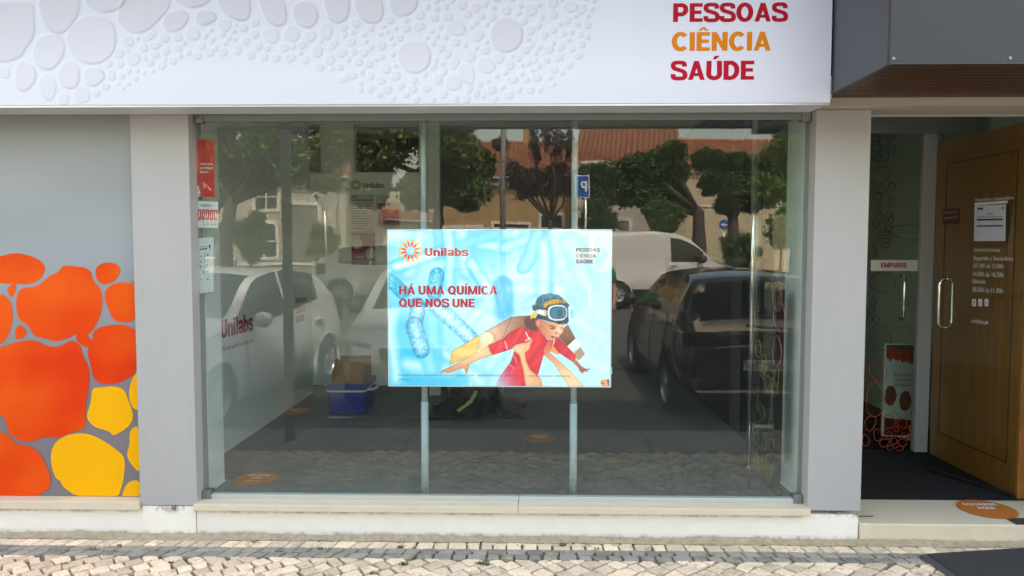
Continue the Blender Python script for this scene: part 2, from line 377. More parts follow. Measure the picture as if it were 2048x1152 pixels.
# pavement bed, kerb, road and the ground beyond as stepped sheets
mb = MB()
mb.box(-7, 6.2, -1.655, .05, -.5, -.068)
struct('pavement_bed', mb, M('sandy_joint_mortar', (.24, .18, .115), .95, var=.35, vs=25, bump=.8, bs=90, stain=((.09, .09, .035), 9, .52, .70)))
mb = MB()
mb.box(-14, -7.0, -1.655, 7, -.5, -.066); mb.box(6.2, 14, -1.655, 7, -.5, -.066)
struct('pavement_far', mb, M('pale_paving', (.42, .37, .29), .9, var=.2, vs=12, bump=.6, bs=40))
mb = MB()
x = -14.
while x < 14:
    mb.box(x+.004, x+.996, -2.36, -1.66, -.5, -.072+.004*random.random()); x += 1.0
struct('kerb', mb, M('kerb_stone', (.24, .225, .20), .85, var=.15, vs=10, bump=.4), bevel=.012)
prof = [(-2.36, -.25), (-5, -.24), (-9, -.2), (-11, -.05), (-12.5, .12), (-14, .2), (-18, .22), (-24, .22), (-60, .3), (-400, 1.0)]
mb = MB(); v = []; f = []
xs = [-300, -80, -30, -12, -4, 4, 12, 30, 80, 300]
for y, z in prof:
    for x in xs: v.append((x, y, z))
n = len(xs); f = [(i*n+k, (i+1)*n+k, (i+1)*n+k+1, i*n+k+1) for i in range(len(prof)-1) for k in range(n-1)]
mb.add(v, f); struct('road', mb, M('asphalt', (.060, .060, .058), .85, var=.2, vs=3, bump=.4, bs=120))
# the ground left, right and behind the shop, a step below the paving
mb = MB(); mb.add([(-300, -2.36, -.262), (-14, -2.36, -.262), (-14, 300, -.262), (-300, 300, -.262)], [(0, 1, 2, 3)])
mb.add([(14, -2.36, -.262), (300, -2.36, -.262), (300, 300, -.262), (14, 300, -.262)], [(0, 1, 2, 3)])
mb.add([(-14, 7, -.262), (14, 7, -.262), (14, 300, -.262), (-14, 300, -.262)], [(0, 1, 2, 3)])
struct('ground', mb, M('dry_ground', (.25, .21, .15), .95, var=.2, vs=2))
# white bay lines and a far pavement strip
mb = MB()
for x in (-4.4, 3.5):
    mb.add([(x, -7.4, -.216), (x+.1, -7.4, -.216), (x+.1, -2.5, -.243), (x, -2.5, -.243)], [(0, 1, 2, 3)])
mb.add([(-2.1, -3.52, -.2375), (-.6, -3.58, -.2375), (-.6, -3.50, -.2375), (-2.1, -3.44, -.2375)], [(0, 1, 2, 3)])
struct('parking_lines', mb, M('road_paint', (.6, .6, .57), .8, var=.15, vs=30))
mb = MB(); mb.box(-40, 40, -19.5, -17.2, .0, .34)
struct('far_pavement', mb, M('pale_paving', (.42, .37, .29), .9))

# cobbles ---------------------------------------------------------
def stone(mb, poly, z, h=.0, ins=.007, mi=0, tilt=(0, 0)):
    n = len(poly); cx = sum(p[0] for p in poly)/n; cy = sum(p[1] for p in poly)/n
    ring = []
    for (k, dz) in ((0.0, -.03), (0.0, -.004), (.5, -.0005), (1.0, .0015)):
        for x, y in poly:
            d = hypot(x-cx, y-cy); s = 1-ins*k*1.4/max(d, .01)
            ring.append((cx+(x-cx)*s, cy+(y-cy)*s, z+h+dz+(x-cx)*tilt[0]+(y-cy)*tilt[1]))
    f = [(r*n+i, r*n+(i+1) % n, (r+1)*n+(i+1) % n, (r+1)*n+i) for r in range(3) for i in range(n)]
    f.append(tuple(3*n+i for i in range(n)))
    mb.add(ring, f, mi)
def gz(y): return -.047+y*.0115        # the pavement falls gently to the kerb
rnd = random.random
def jit(a): return (random.random()-.5)*2*a
XL, XR = -3.6, 3.6
mb = MB()
rows = [(-.004, -.062, 0, .004), (-.066, -.142, 0, .0), (-.146, -.206, 1, 0), (-.209, -.268, 1, 0)]
for (ya, yb, mi, sink) in rows:
    x = XL
    while x < XR:
        wd = .070+rnd()*.034; g = .004+rnd()*.003
        sk = -.02 if x < -.6 else (.0 if x < .9 else .012)      # stones lean with the mason's hand
        if mi == 1 and .2 < rnd() < .205: x += wd; continue
        P = [(x+g+jit(.003), ya-g/2+jit(.002)), (x+g+sk+jit(.003), yb+g/2+jit(.002)), (x+wd-g+sk+jit(.003), yb+g/2+jit(.002)), (x+wd-g+jit(.003), ya-g/2+jit(.002))]
        stone(mb, P, gz(ya)-sink-(.006 if ya > -.01 else 0), jit(.0015), .006, mi, (jit(.02), jit(.02)))
        x += wd
# diagonal field, rows of squarish stones laid across at about forty degrees
def clip_poly(P, y):
    out = []
    for i in range(len(P)):
        a = P[i]; b = P[(i+1) % len(P)]
        ia = a[1] < y; ib = b[1] < y
        if ia: out.append(a)
        if ia != ib:
            t = (y-a[1])/(b[1]-a[1]); out.append((a[0]+(b[0]-a[0])*t, y))
    return out
ang = radians(40); ca, sa = cos(ang), sin(ang); pit = .083
rr = int(9/pit)
for i in range(-rr, rr):
    off = rnd()*pit; t = -6.5
    cuts = []
    while t < 6.5: cuts.append(t); t += pit*(.82+.42*rnd())
    for j in range(len(cuts)-1):
        a0, a1 = cuts[j], cuts[j+1]; b0, b1 = i*pit, (i+1)*pit; g = .0045+.002*rnd()
        cxm = ((a0+a1)/2*ca-(b0+b1)/2*sa); cym = ((a0+a1)/2*sa+(b0+b1)/2*ca)
        if not (XL < cxm < XR and -1.75 < cym < -.22): continue
        w1 = .006*sin(cxm*3.1+i)
        P = [(a0+g, b0+g), (a1-g, b0+g), (a1-g, b1-g), (a0+g, b1-g)]
        P = [(p[0]+jit(.010), p[1]+jit(.009)+w1) for p in P]
        P = [(p[0]*ca-p[1]*sa, p[0]*sa+p[1]*ca) for p in P]
        if max(p[1] for p in P) > -.273: P = clip_poly(P, -.273)
        if len(P) < 3: continue
        if min(p[1] for p in P) < -1.652: continue
        ar = abs(sum(P[q][0]*P[(q+1) % len(P)][1]-P[(q+1) % len(P)][0]*P[q][1] for q in range(len(P))))/2
        if ar < .0006: continue
        stone(mb, P, gz(cym), jit(.0015), .006, 0, (jit(.02), jit(.02)))
m_lime = M('limestone_cobble', (.84, .67, .475), .75, var=.2, vs=60, bump=.7, bs=130, isl=.24, stain=((.30, .24, .15), 14, .54, .74))
m_bas = M('bluish_basalt_cobble', (.30, .275, .235), .75, var=.2, vs=70, bump=.6, bs=130, isl=.25, stain=((.44, .37, .26), 11, .50, .66))
struct('pavement', mb, [m_lime, m_bas])
# sandy dirt drifted along the foot of the wall
mb = MB(); v = []; nx = 240
for i in range(nx+1):
    x = XL+(XR-XL)*i/nx; wd = .030+.022*vnoise(np.array(x*10.), np.array(3.), 1.3, 5)+(.03 if -2.3 < x < -1.7 else 0)
    v += [(x, .0, -.034+.004*sin(x*7)), (x, -.015-wd*.3, -.044+.002*sin(x*23)), (x, -.012-float(wd), gz(-.05)-.004)]
f = [(3*i+k, 3*i+k+1, 3*i+k+4, 3*i+k+3) for i in range(nx) for k in range(2)]
mb.add(v, f); tag(mb.build('dirt', M('sandy_dirt', (.46, .37, .245), .95, var=.3, vs=30, bump=1, bs=120), smooth=True), 'sandy dirt drifted along the foot of the white plinth', 'dirt', kind='stuff')
# moss and tiny weeds in the joints
mb = MB()
def blades(cx, cy, n, r, hgt, z):
    for _ in range(n):
        a = rnd()*2*pi; d = r*sqrt(rnd()); x = cx+cos(a)*d; y = cy+sin(a)*d*.6; l = hgt*(.4+.8*rnd()); t = rnd()*2*pi; wv = l*.28
        dx, dy = cos(t), sin(t)
        mb.add([(x, y, z), (x+dx*l*.5-dy*wv, y+dy*l*.5+dx*wv, z+l*.5), (x+dx*l, y+dy*l, z+l*.75), (x+dx*l*.5+dy*wv, y+dy*l*.5-dx*wv, z+l*.55)], [(0, 1, 2, 3)])
for px, py, n in ((807, 1129, 60), (960, 1127, 50), (745, 1147, 30), (1125, 1092, 50), (975, 1130, 40), (1300, 1100, 14), (640, 1098, 20), (560, 1104, 18), (340, 1125, 20), (800, 1096, 24), (1040, 1095, 14), (505, 1085, 20), (240, 1092, 16), (1190, 1100, 14), (1225, 1080, 12), (1420, 1113, 14), (130, 1128, 16), (1700, 1120, 12)):
    p = onZ(px, py, -.05); blades(p[0], p[1], n, .02, .014, gz(p[1])-.003)
for _ in range(160):
    x = XL+rnd()*(XR-XL); y = -.05-rnd()**1.6*.5; blades(x, y, 5, .015, .008, gz(y)-.004)
tag(mb.build('weeds', M('moss_green', (.13, .17, .04), .8, var=.3, vs=50, trans=.3)), 'moss and small weeds growing in the cobble joints', 'weeds', kind='stuff')

# ================================================================ THE SHOP BUILDING
SB = thing('shop_building', 'white shop building with grey clad pillars and a low plinth', 'building', (0, 0, -.05))
GZ0 = onY(1000, 1008, 0)[2]          # underside of the pillars, top of plinth
PT = .135                            # top of plinth
XP = [(-2.152, -1.833), (1.53, 1.818)]
mb = MB()
mb.box(-6.8, -2.146, .012, .09, -.3, .098); mb.box(-1.842, 1.812, .012, .09, -.3, .098)
mb.box(-2.143, -1.845, .004, .09, -.3, .118); mb.box(1.815, 1.8165, .03, .09, -.3, .098)
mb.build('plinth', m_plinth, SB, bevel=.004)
for a, b in XP:
    q = MB(); q.box(a, b, .0, .16, .122, 2.285); q.build('pillar', m_pillar, SB, bevel=.003)
q = MB(); q.box(3.05, 3.4, .0, .16, .1, 2.285); q.build('pillar', m_pillar, SB, bevel=.003)
# stone sills
mb = MB(); mb.box(-1.843, -.05, -.028, .13, .1, .139); mb.box(-.048, 1.5400, -.028, .13, .1, .139)
mb.build('window_sill', m_stone, SB, bevel=.004)
mb = MB(); mb.box(-6.8, -2.15, -.022, .13, .1, .148); mb.build('window_sill', m_stone, SB, bevel=.004)
# ledge above the openings, wall above, parapet, roof
mb = MB(); mb.box(-6.8, 1.50, -.27, .16, 2.287, 2.40); mb.build('lintel', M('cream_lintel_paint', (.50, .44, .36), .7, var=.08, vs=4, bump=.2), SB)
mb = MB(); mb.box(1.503, 3.6, -.1, .16, 2.287, 2.42); mb.build('lintel', M('cream_lintel_paint'), SB)
mb = MB(); mb.box(-9, 3.6, .165, .30, 2.70, 6.4); mb.box(3.42, 9, .165, .30, -.3, 6.4); mb.box(-9, -6.82, -.0, .30, -.3, 6.4); mb.box(3.6, 9, .16, .165, 2.7, 6.4)
mb.build('outer_wall', M('white_render', (.7, .68, .62), .85, var=.06, bump=.3), SB)
mb = MB(); mb.box(-9, -8.8, .3, 6.8, -.3, 6.4); mb.box(8.8, 9, .3, 6.8, -.3, 6.4); mb.box(-9, 9, 6.8, 7, -.3, 6.4)
mb.build('rear_wall', M('white_render'), SB)
mb = MB(); mb.box(-9.2, 9.2, -.05, 7.2, 6.41, 6.55); mb.build('roof', M('roof_grey', (.2, .19, .18), .9), SB)
for px in (250, 660, 1033, 1133, 1353, 1585, 85, 1268):
    mb = MB(); p = onY(px, 218, -.15); mb.lathe([(0, -.001), (.004, -.001), (.004, .003), (0, .003)], (p[0], -.25+.10*rnd(), 2.2845), 'z', 10); mb.build('screw', m_alu, SB)

# interior shell
ZC = 2.72
mb = MB(); mb.box(-2.3, 1.60, .135, 6.75, -.2, .14)
struct('entrance_floor', MB().box(1.602, 4.2, .40, 6.75, -.2, .05), M('dark_entrance_floor', (.05, .05, .05), .6))
struct('floor', mb, M('grey_vinyl_floor', (.14, .158, .148), .5, var=.15, vs=2.5, bump=.05, stain=((.105, .118, .11), 3, .5, .7)))
mb = MB(); mb.box(-2.3, 4.2, .31, 6.75, ZC, ZC+.1); struct('ceiling', mb, m_white)
mb = MB(); mb.box(-2.3, 4.2, .165, .31, 2.30, 2.69); struct('window_head', mb, m_white)
mb = MB(); mb.box(-2.3, -2.08, .165, 6.75, .14, ZC); mb.box(-1.86, -1.832, .162, .375, .1405, 2.29); mb.box(-2.08, -1.862, .162, .375, .1405, 2.29)
struct('wall_left', mb, M('satin_white_wall', (.76, .80, .77), .5, var=.02))
mb = MB(); mb.box(-1.8318, -1.826, .16, .37, .1405, .15)
mb.box(1.524, 1.5295, .16, .43, .1405, .15); struct('wall_trim', mb, m_white)
mb = MB(); mb.box(1.53, 1.81, .162, .43, .1405, 2.29); struct('wall_right_return', mb, M('satin_white_wall'))
# back wall: pale part with two openings above a ledge, then the dark part to the right
BY = 3.09
def bx(px, py): return onY(px, py, BY)
zl = bx(700, 345)[2]
mb = MB()
xw = bx(878, 500)[0]
mb.box(-2.08, xw, BY, BY+.12, .1405, zl)
xa, xb = bx(430, 290)[0], bx(468, 290)[0]; xc, xd = bx(707, 290)[0], bx(838, 290)[0]
mb.box(xa-1, xa, BY, BY+.12, zl+.002, ZC); mb.box(xb, xc, BY, BY+.12, zl+.002, ZC); mb.box(xd, xw, BY, BY+.12, zl+.002, ZC)
struct('wall_back', mb, m_wallin)
mb = MB(); mb.box(-2.075, xw, BY-.012, BY-.002, .141, .215); struct('skirting', mb, M('grey_skirting', (.14, .145, .135), .6))
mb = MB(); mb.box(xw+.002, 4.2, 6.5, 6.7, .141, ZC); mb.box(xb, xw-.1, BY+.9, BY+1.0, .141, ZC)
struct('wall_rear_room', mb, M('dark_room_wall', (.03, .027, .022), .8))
# wall between the waiting room and the entrance passage, far part only
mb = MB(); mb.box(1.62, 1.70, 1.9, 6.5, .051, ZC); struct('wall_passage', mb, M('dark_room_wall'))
mb = MB(); mb.box(3.3, 3.42, .31, 6.7, -.2, ZC); struct('wall_far_right', mb, m_wallin)

# ================================================================ BIG WINDOW
WN = thing('shop_window', 'large clear shop window between the two grey pillars', 'window', (-.15, YG, .14))
a = -1.832; b = 1.529
mb = MB(); mb.box(a+.004, b-.004, YG, YG+.010, .15, 2.284); mb.build('glass_pane', m_glass, WN)
mb = MB(); mb.box(a+.03, -.047, .066, .108, .1392, .164); mb.box(-.045, b-.03, .066, .108, .1392, .164); mb.build('bottom_channel', m_chan, WN, bevel=.002)
mb = MB(); mb.box(a+.03, b-.03, .068, .080, 2.245, 2.284); mb.box(a+.03, b-.03, .0965, .125, onY(1000, 237, .125)[2], 2.284); mb.build('top_channel', M('green_grey_channel', (.24, .28, .25), .4, metal=.3), WN, bevel=.002)
for x, z in ((a, 2.235), (b-.055, 2.235), (a, .1395), (b-.055, .1395)):
    q = MB(); q.box(x+.003, x+.052, .058, .112, z, z+.048)
    q.lathe([(0, -.004), (.009, -.004), (.009, 0.001)], (x+.027, .058, z+.024), 'y', 16)
    q.build('corner_clamp', m_clamp, WN, bevel=.002)

# mural window on the left -------------------------------------------------
MW = thing('mural_window', 'grey film covered window with orange and yellow blobs left of the pillar', 'window', (-3.2, .07, .15))
def mural(X, Z):
    t = np.clip((Z-240)/760, 0, 1)[..., None]
    c0 = np.array([150, 156, 155.]); c1 = np.array([150, 158, 163.]); c2 = np.array([124, 117, 121.])
    I = np.where(t < .35, c0+(c1-c0)*(t/.35), c1+(c2-c1)*np.clip((t-.35)/.4, 0, 1))
    n = vnoise(X, Z, 90, 2)[..., None]-.5
    return I+n*8
YM = .062
paint_mesh('film', print_mat('printed_film', rough=.35), MW, -560, 300, 222, 1003, 90, 90, YM, mural, (onY(-1600, 600, YM)[0], -2.12, 2.284, .150))
def blob_mat():
    m = M('orange_film', s2l((240, 82, 8)), .6, spec=.15)
    N = m.node_tree.nodes; L = m.node_tree.links; b = N['Principled BSDF']
    tc = N.new('ShaderNodeTexCoord'); nz = N.new('ShaderNodeTexNoise'); nz.inputs['Scale'].default_value = 2.2; nz.inputs['Detail'].default_value = 1.5
    L.new(tc.outputs['Object'], nz.inputs[0]); cr = N.new('ShaderNodeValToRGB'); cr.color_ramp.elements[0].position = .35; cr.color_ramp.elements[1].position = .68
    cr.color_ramp.elements[0].color = (*s2l((222, 56, 0)), 1); cr.color_ramp.elements[1].color = (*s2l((238, 92, 10)), 1)
    L.new(nz.outputs[0], cr.inputs[0]); L.new(cr.outputs[0], b.inputs['Base Color']); return m
OB = [[(0, 55), (60, 42), (130, 62), (160, 95), (140, 135), (100, 153), (60, 150), (0, 150), (-60, 140), (-80, 90)],
      [(25, 160), (55, 145), (55, 175), (40, 200), (28, 185)],
      [(0, 180), (30, 200), (45, 240), (40, 300), (20, 340), (0, 362), (-70, 330), (-90, 240)],
      [(210, 90), (240, 88), (310, 97), (318, 140), (348, 170), (352, 215), (345, 260), (325, 300), (300, 330), (270, 315), (240, 335), (190, 350), (150, 335), (118, 332), (95, 290), (62, 272), (53, 220), (63, 165), (130, 160), (165, 125), (205, 108)],
      [(325, 92), (370, 73), (414, 90), (410, 120), (385, 147), (355, 155), (330, 138)],
      [(362, 165), (410, 140), (470, 155), (470, 272), (430, 285), (388, 277), (370, 230), (357, 200)],
      [(446, 145), (470, 140), (470, 157), (450, 155)],
      [(55, 295), (75, 290), (94, 318), (70, 342), (50, 338)],
      [(265, 312), (280, 306), (312, 340), (318, 362), (300, 372), (258, 345)],
      [(318, 308), (370, 291), (440, 291), (475, 320), (475, 450), (420, 487), (365, 498), (322, 482), (310, 430), (297, 375), (318, 350)],
      [(0, 370), (60, 348), (120, 341), (160, 365), (205, 367), (245, 340), (277, 360), (284, 400), (304, 430), (307, 500), (290, 580), (297, 645), (250, 657), (200, 682), (150, 672), (110, 693), (60, 688), (28, 657), (18, 610), (0, 600), (-120, 560), (-180, 470), (-120, 380)],
      [(0, 658), (30, 666), (50, 700), (110, 706), (142, 740), (157, 770), (174, 810), (172, 852), (135, 872), (130, 889), (-200, 889), (-220, 700)]]
YB = [[(315, 506), (345, 506), (390, 500), (427, 512), (440, 550), (459, 600), (447, 637), (400, 667), (385, 670), (375, 655), (320, 642), (293, 605), (312, 560)],
      [(480, 440), (480, 590), (450, 572), (440, 530), (450, 478)],
      [(220, 670), (285, 659), (340, 678), (402, 720), (429, 745), (427, 800), (417, 850), (402, 889), (275, 889), (213, 845), (208, 825), (188, 815), (173, 760), (178, 705)],
      [(443, 650), (482, 632), (482, 800), (460, 782), (438, 750), (435, 730), (445, 700)],
      [(450, 824), (482, 824), (482, 889), (413, 889), (430, 842)]]
def blobs(mb, L_, yy, fac=.5833):
    for P in L_:
        yy -= .00015; flat = [p for p in P]
        Q = smooth_poly(flat, 2)
        mb.poly([tuple(q) for q in [(onY(x*fac, 480+y*fac, yy)[0], yy, min(max(onY(x*fac, 480+y*fac, yy)[2], .151), 2.2)) for x, y in Q]][::-1])
# clip the ones cut by the window's edges
mb = MB(); blobs(mb, OB, YM-.0012); mb.build('orange_blobs', blob_mat(), MW)
mb = MB(); blobs(mb, YB, YM-.0012); mb.build('yellow_blobs', M('yellow_film', s2l((246, 178, 0)), .6, spec=.15, var=.03, vs=2), MW)
mb = MB(); mb.box(-6.8, -2.12, .075, .10, .151, 2.284); mb.build('glass_pane', M('mural_backing', (.3, .31, .31), .3), MW)

# ================================================================ SIGN
YS = -.28; ZS = 2.268; XS = 1.453+.035
SG = thing('fascia_sign', 'long white shop sign with red and amber lettering and pebble print', 'sign', (-1, YS, ZS))
mb = MB(); mb.box(-6.8, XS, YS+.002, -.02, ZS, 3.3); mb.build('sign_box', M('white_sign_skin', s2l((212, 212, 222)), .35), SG, bevel=.003)
mb = MB(); mb.box(-6.8, XS, YS+.004, YS+.02, ZS-.010, ZS-.0005); mb.build('sign_rim', m_alu, SG)
big = [[(0, 0), (215, 0), (222, 60), (218, 210), (160, 275), (135, 330), (0, 368), (-200, 300), (-200, 0)],
       [(240, -40), (497, -40), (490, 70), (400, 185), (340, 190), (290, 160), (255, 90)],
       [(515, -60), (765, -60), (765, 0), (720, 50), (640, 70), (570, 55), (520, 10)],
       [(235, 200), (385, 190), (400, 310), (310, 415), (230, 387), (193, 320)],
       [(560, 78), (680, 108), (705, 220), (682, 312), (600, 372), (500, 367), (418, 300), (395, 200), (470, 108)],
       [(760, -60), (1025, -60), (1027, 40), (950, 120), (880, 182), (800, 192), (728, 150), (705, 88)],
       [(1000, 68), (1100, 53), (1140, 90), (1102, 160), (1030, 190), (968, 150)],
       [(1045, -60), (1268, -60), (1265, 0), (1200, 38), (1120, 40), (1050, 10)],
       [(1290, -60), (1490, -60), (1502, 80), (1462, 127), (1390, 107), (1318, 60)],
       [(1530, -60), (1680, -60), (1712, 80), (1700, 142), (1650, 157), (1578, 112)],
       [(1760, 10), (1862, 8), (1887, 60), (1895, 110), (1850, 170), (1778, 152), (1738, 90)],
       [(1920, -60), (2080, -60), (2075, 90), (2040, 130), (1990, 140), (1938, 92)]]
peb = [([(x/2.925, y/2.925) for x, y in smooth_poly(P, 2)]) for P in big]
for P in ([(350, -60), (500, -60), (520, 60), (512, 120), (465, 142), (410, 132), (365, 85), (348, 30)], [(550, -60), (715, -60), (722, 20), (700, 70), (640, 102), (590, 98), (555, 60)],
          [(610, 270), (690, 232), (760, 250), (795, 310), (785, 390), (730, 432), (670, 432), (615, 390), (598, 330)], [(1150, 150), (1210, 108), (1270, 110), (1325, 165), (1330, 230), (1300, 290), (1235, 315), (1170, 300), (1135, 230)]):
    peb.append([(600+x/2.925, y/2.925) for x, y in smooth_poly(P, 2)])
ell = [(25, 418, 35, 36), (150, 440, 63, 90), (285, 505, 53, 75), (415, 437, 63, 85), (485, 553, 52, 50), (560, 445, 60, 58), (375, 580, 37, 32), (770, 238, 33, 32), (718, 308, 28, 28), (798, 340, 42, 40), (900, 208, 58, 18, -35), (1153, 195, 42, 40), (1230, 100, 63, 44), (1343, 143, 40, 37), (985, 220, 28, 25), (1063, 213, 28, 25), (928, 265, 33, 22), (668, 435, 25, 32), (1615, 205, 48, 45, 30), (1735, 200, 48, 45, 30), (1843, 215, 35, 30), (1940, 182, 36, 48), (1885, 300, 30, 38, 20), (1978, 262, 42, 20, -45), (1955, 352, 30, 30), (1590, 283, 20, 18), (1690, 280, 27, 25), (1540, 270, 22, 25), (1490, 320, 28, 25), (1570, 335, 25, 22), (1640, 340, 27, 22), (1722, 340, 30, 27), (1813, 352, 25, 22), (1415, 290, 22, 32, 20), (1175, 325, 30, 22), (1250, 303, 27, 25), (1330, 305, 25, 22), (1450, 162, 28, 22), (1522, 130, 24, 24), (1520, 198, 22, 24), (1465, 238, 22, 22), (1895, 395, 28, 22), (965, 383, 25, 22), (1033, 352, 24, 22), (860, 278, 26, 22), (628, 505, 25, 22), (570, 545, 24, 20), (650, 370, 24, 18), (1063, 280, 22, 22), (990, 298, 24, 22), (925, 318, 26, 18)]
ell2 = [(940, 167, 55, 48), (1115, 390, 52, 48, 30), (1003, 437, 44, 64, -18), (925, 487, 46, 50, -30), (932, 370, 26, 42, 15), (1026, 335, 24, 36), (1190, 345, 33, 30), (1600, 50, 38, 35), (1370, 68, 38, 35), (1662, 60, 32, 32), (1500, 20, 30, 35), (530, 405, 28, 30), (725, 160, 34, 24), (648, 170, 28, 20), (728, 92, 30, 27), (890, 102, 32, 27), (1065, 215, 33, 35), (1230, 70, 30, 22), (1475, 298, 28, 24), (850, 285, 25, 25), (892, 320, 20, 30, 20), (835, 470, 27, 28), (370, 362, 25, 27), (270, 313, 32, 24), (400, 310, 26, 24), (430, 375, 25, 25), (325, 445, 35, 20), (275, 467, 32, 20), (535, 527, 30, 25), (685, 527, 26, 22), (765, 525, 28, 20), (1265, 475, 33, 22), (1250, 385, 30, 27), (1340, 298, 27, 22)]
def ept(cx, cy, rx, ry, rot=0, k=0):
    r = radians(rot); o = []
    for i in range(14):
        t = 2*pi*i/14; s = 1+.07*sin(3*t+k*1.7)+.05*sin(2*t+k*2.9); a, b = rx*s*cos(t), ry*s*sin(t); o.append((cx+a*cos(r)-b*sin(r), cy+a*sin(r)+b*cos(r)))
    return o
disc = []
for k, e in enumerate(ell):
    peb.append([(x/2.925, y/2.925) for x, y in ept(*e, k=k) if True] if len(e) == 5 else [(x/2.925, y/2.925) for x, y in ept(*e, 0, k)]); disc.append((e[0]/2.925, e[1]/2.925, max(e[2], e[3])/2.925))
for k, e in enumerate(ell2):
    peb.append([(600+x/2.925, y/2.925) for x, y in (ept(*e, k=k) if len(e) == 5 else ept(*e, 0, k))]); disc.append((600+e[0]/2.925, e[1]/2.925, max(e[2], e[3])/2.925))
def lower(x): return np.interp(x, [150, 200, 250, 300, 350, 400, 450, 500, 560, 600, 650, 700, 740, 780, 950, 1000, 1050, 1100, 1150, 1172, 1190, 1198], [200, 196, 184, 152, 122, 110, 108, 116, 120, 124, 140, 166, 192, 205, 208, 205, 198, 186, 150, 112, 60, 0])
def upper(x): return np.interp(x, [150, 235, 260, 330, 400, 450, 510, 590, 700, 705], [190, 135, 70, 62, 40, 45, 50, 55, 40, 0])
nbig = 16; rs = random.Random(5); tries = 0
while tries < 9000:
    tries += 1; x = rs.uniform(150, 1195); y = rs.uniform(-6, 208)
    if x < 705 and y < upper(x): continue
    r = rs.choice([5.5, 6, 7, 8, 9, 10]) if x > 500 else rs.choice([4.5, 5.5, 6.5, 8])
    if y+r*.6 > lower(x): continue
    if any((x-a)**2+(y-b)**2 < (r+c+1.0)**2 for a, b, c in disc): continue
    P = ept(x, y, r, r*rs.uniform(.62, .95), rs.uniform(0, 180), tries)
    bad = False
    for Q in peb[:nbig]:
        qx = [q[0] for q in Q]; qy = [q[1] for q in Q]
        if x < min(qx)-r-4 or x > max(qx)+r+4 or y > max(qy)+r+4: continue
        if float(seg_sd(np.array([x]), np.array([y]), Q)[0]) < r+2.0: bad = True; break
    if bad: continue
    disc.append((x, y, r)); peb.append(P)
def pebbles(X, Z):
    I = np.empty(X.shape+(3,)); I[...] = (212, 212, 222)
    I *= (1-.15*np.clip((150-Z)/190, 0, 1)**1.1)[..., None]      # the ground colour gets greyer towards the top
    gx = X[0]; gy = Z[:, 0]
    for Q in peb:
        qx = [q[0] for q in Q]; qy = [q[1] for q in Q]; R_ = max(max(qx)-min(qx), 1)
        i0, i1 = np.searchsorted(gx, min(qx)-6), np.searchsorted(gx, max(qx)+6); j0, j1 = np.searchsorted(gy, min(qy)-6), np.searchsorted(gy, max(qy)+6)
        if i1 <= i0 or j1 <= j0: continue
        x = X[j0:j1, i0:i1]; y = Z[j0:j1, i0:i1]; sub = I[j0:j1, i0:i1]
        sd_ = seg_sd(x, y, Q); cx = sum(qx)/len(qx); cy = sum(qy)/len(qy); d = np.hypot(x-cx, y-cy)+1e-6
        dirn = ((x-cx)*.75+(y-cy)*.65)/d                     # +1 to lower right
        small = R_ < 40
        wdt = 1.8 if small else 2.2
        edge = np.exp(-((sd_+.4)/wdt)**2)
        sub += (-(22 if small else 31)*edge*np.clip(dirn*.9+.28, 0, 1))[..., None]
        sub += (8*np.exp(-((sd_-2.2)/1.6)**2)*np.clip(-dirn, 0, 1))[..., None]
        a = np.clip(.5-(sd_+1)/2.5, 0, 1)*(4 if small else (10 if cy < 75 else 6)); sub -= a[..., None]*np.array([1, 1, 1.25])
    return I
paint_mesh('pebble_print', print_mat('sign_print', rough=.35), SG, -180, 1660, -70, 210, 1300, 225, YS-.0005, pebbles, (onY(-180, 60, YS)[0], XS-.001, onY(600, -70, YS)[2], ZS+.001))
mb = MB(); text_on(mb, 'PESSOAS', 1346, 1574, 6.6, 44, YS-.001, bold=.066); mb.build('lettering', m_red, SG)
mb = MB(); text_on(mb, 'CIÊNCIA', 1344, 1541, 64.5, 102, YS-.001, bold=.066); mb.build('lettering', m_amber, SG)
mb = MB(); text_on(mb, 'SAÚDE', 1343, 1508, 122, 160, YS-.001, bold=.066); mb.build('lettering', M('crimson_ink', s2l((178, 8, 40)), .6, spec=.15), SG)

# entrance canopy: dark grey box with brown slatted soffit
CN = thing('entrance_canopy', 'dark grey boxed canopy with brown slatted underside over the entrance', 'canopy', (2.6, -.4, 2.33))
CX0, CY0, CZ = 1.4965, -.86, 2.322
mg = M('dark_grey_cladding', s2l((40, 42, 48)), .4, var=.03, vs=2)
mb = MB(); mb.box(CX0, 4.6, CY0, CY0+.02, CZ, 3.4); mb.build('front_panel', mg, CN, bevel=.0015)
mb = MB(); mb.box(CX0, CX0+.02, CY0+.022, .16, CZ, 3.4); mb.build('side_panel', M('side_grey_cladding', s2l((60, 61, 67)), .35, var=.04, vs=2), CN)
mb = MB()
n = 13; d = (-.02-CY0-.03)/n
for i in range(n): mb.box(CX0+.021, 4.6, CY0+.024+i*d, CY0+.024+(i+1)*d-.007, CZ+.006, CZ+.03)
mb.box(CX0+.021, 4.6, CY0+.022, -.0, CZ+.031, CZ+.04)
mb.build('slatted_soffit', M('brown_slats', (.085, .035, .018), .45, var=.25, vs=3, stretch=(1, 14, 1)), CN)
mb = MB(); mb.box(CX0, 4.6, CY0-.004, CY0+.026, CZ-.008, CZ-.001); mb.box(CX0-.003, CX0+.02, CY0+.028, -.1, CZ-.008, CZ-.001); mb.build('edge_trim', M('dark_trim', (.05, .045, .05), .4), CN)
for px, py in ((1787, 117), (2020, 116)):
    mb = MB(); p = onY(px, py, CY0); mb.lathe([(0, -.003), (.006, -.003), (.007, 0.001)], (p[0], CY0, p[2]), 'y', 12); mb.build('screw', m_clamp, CN)

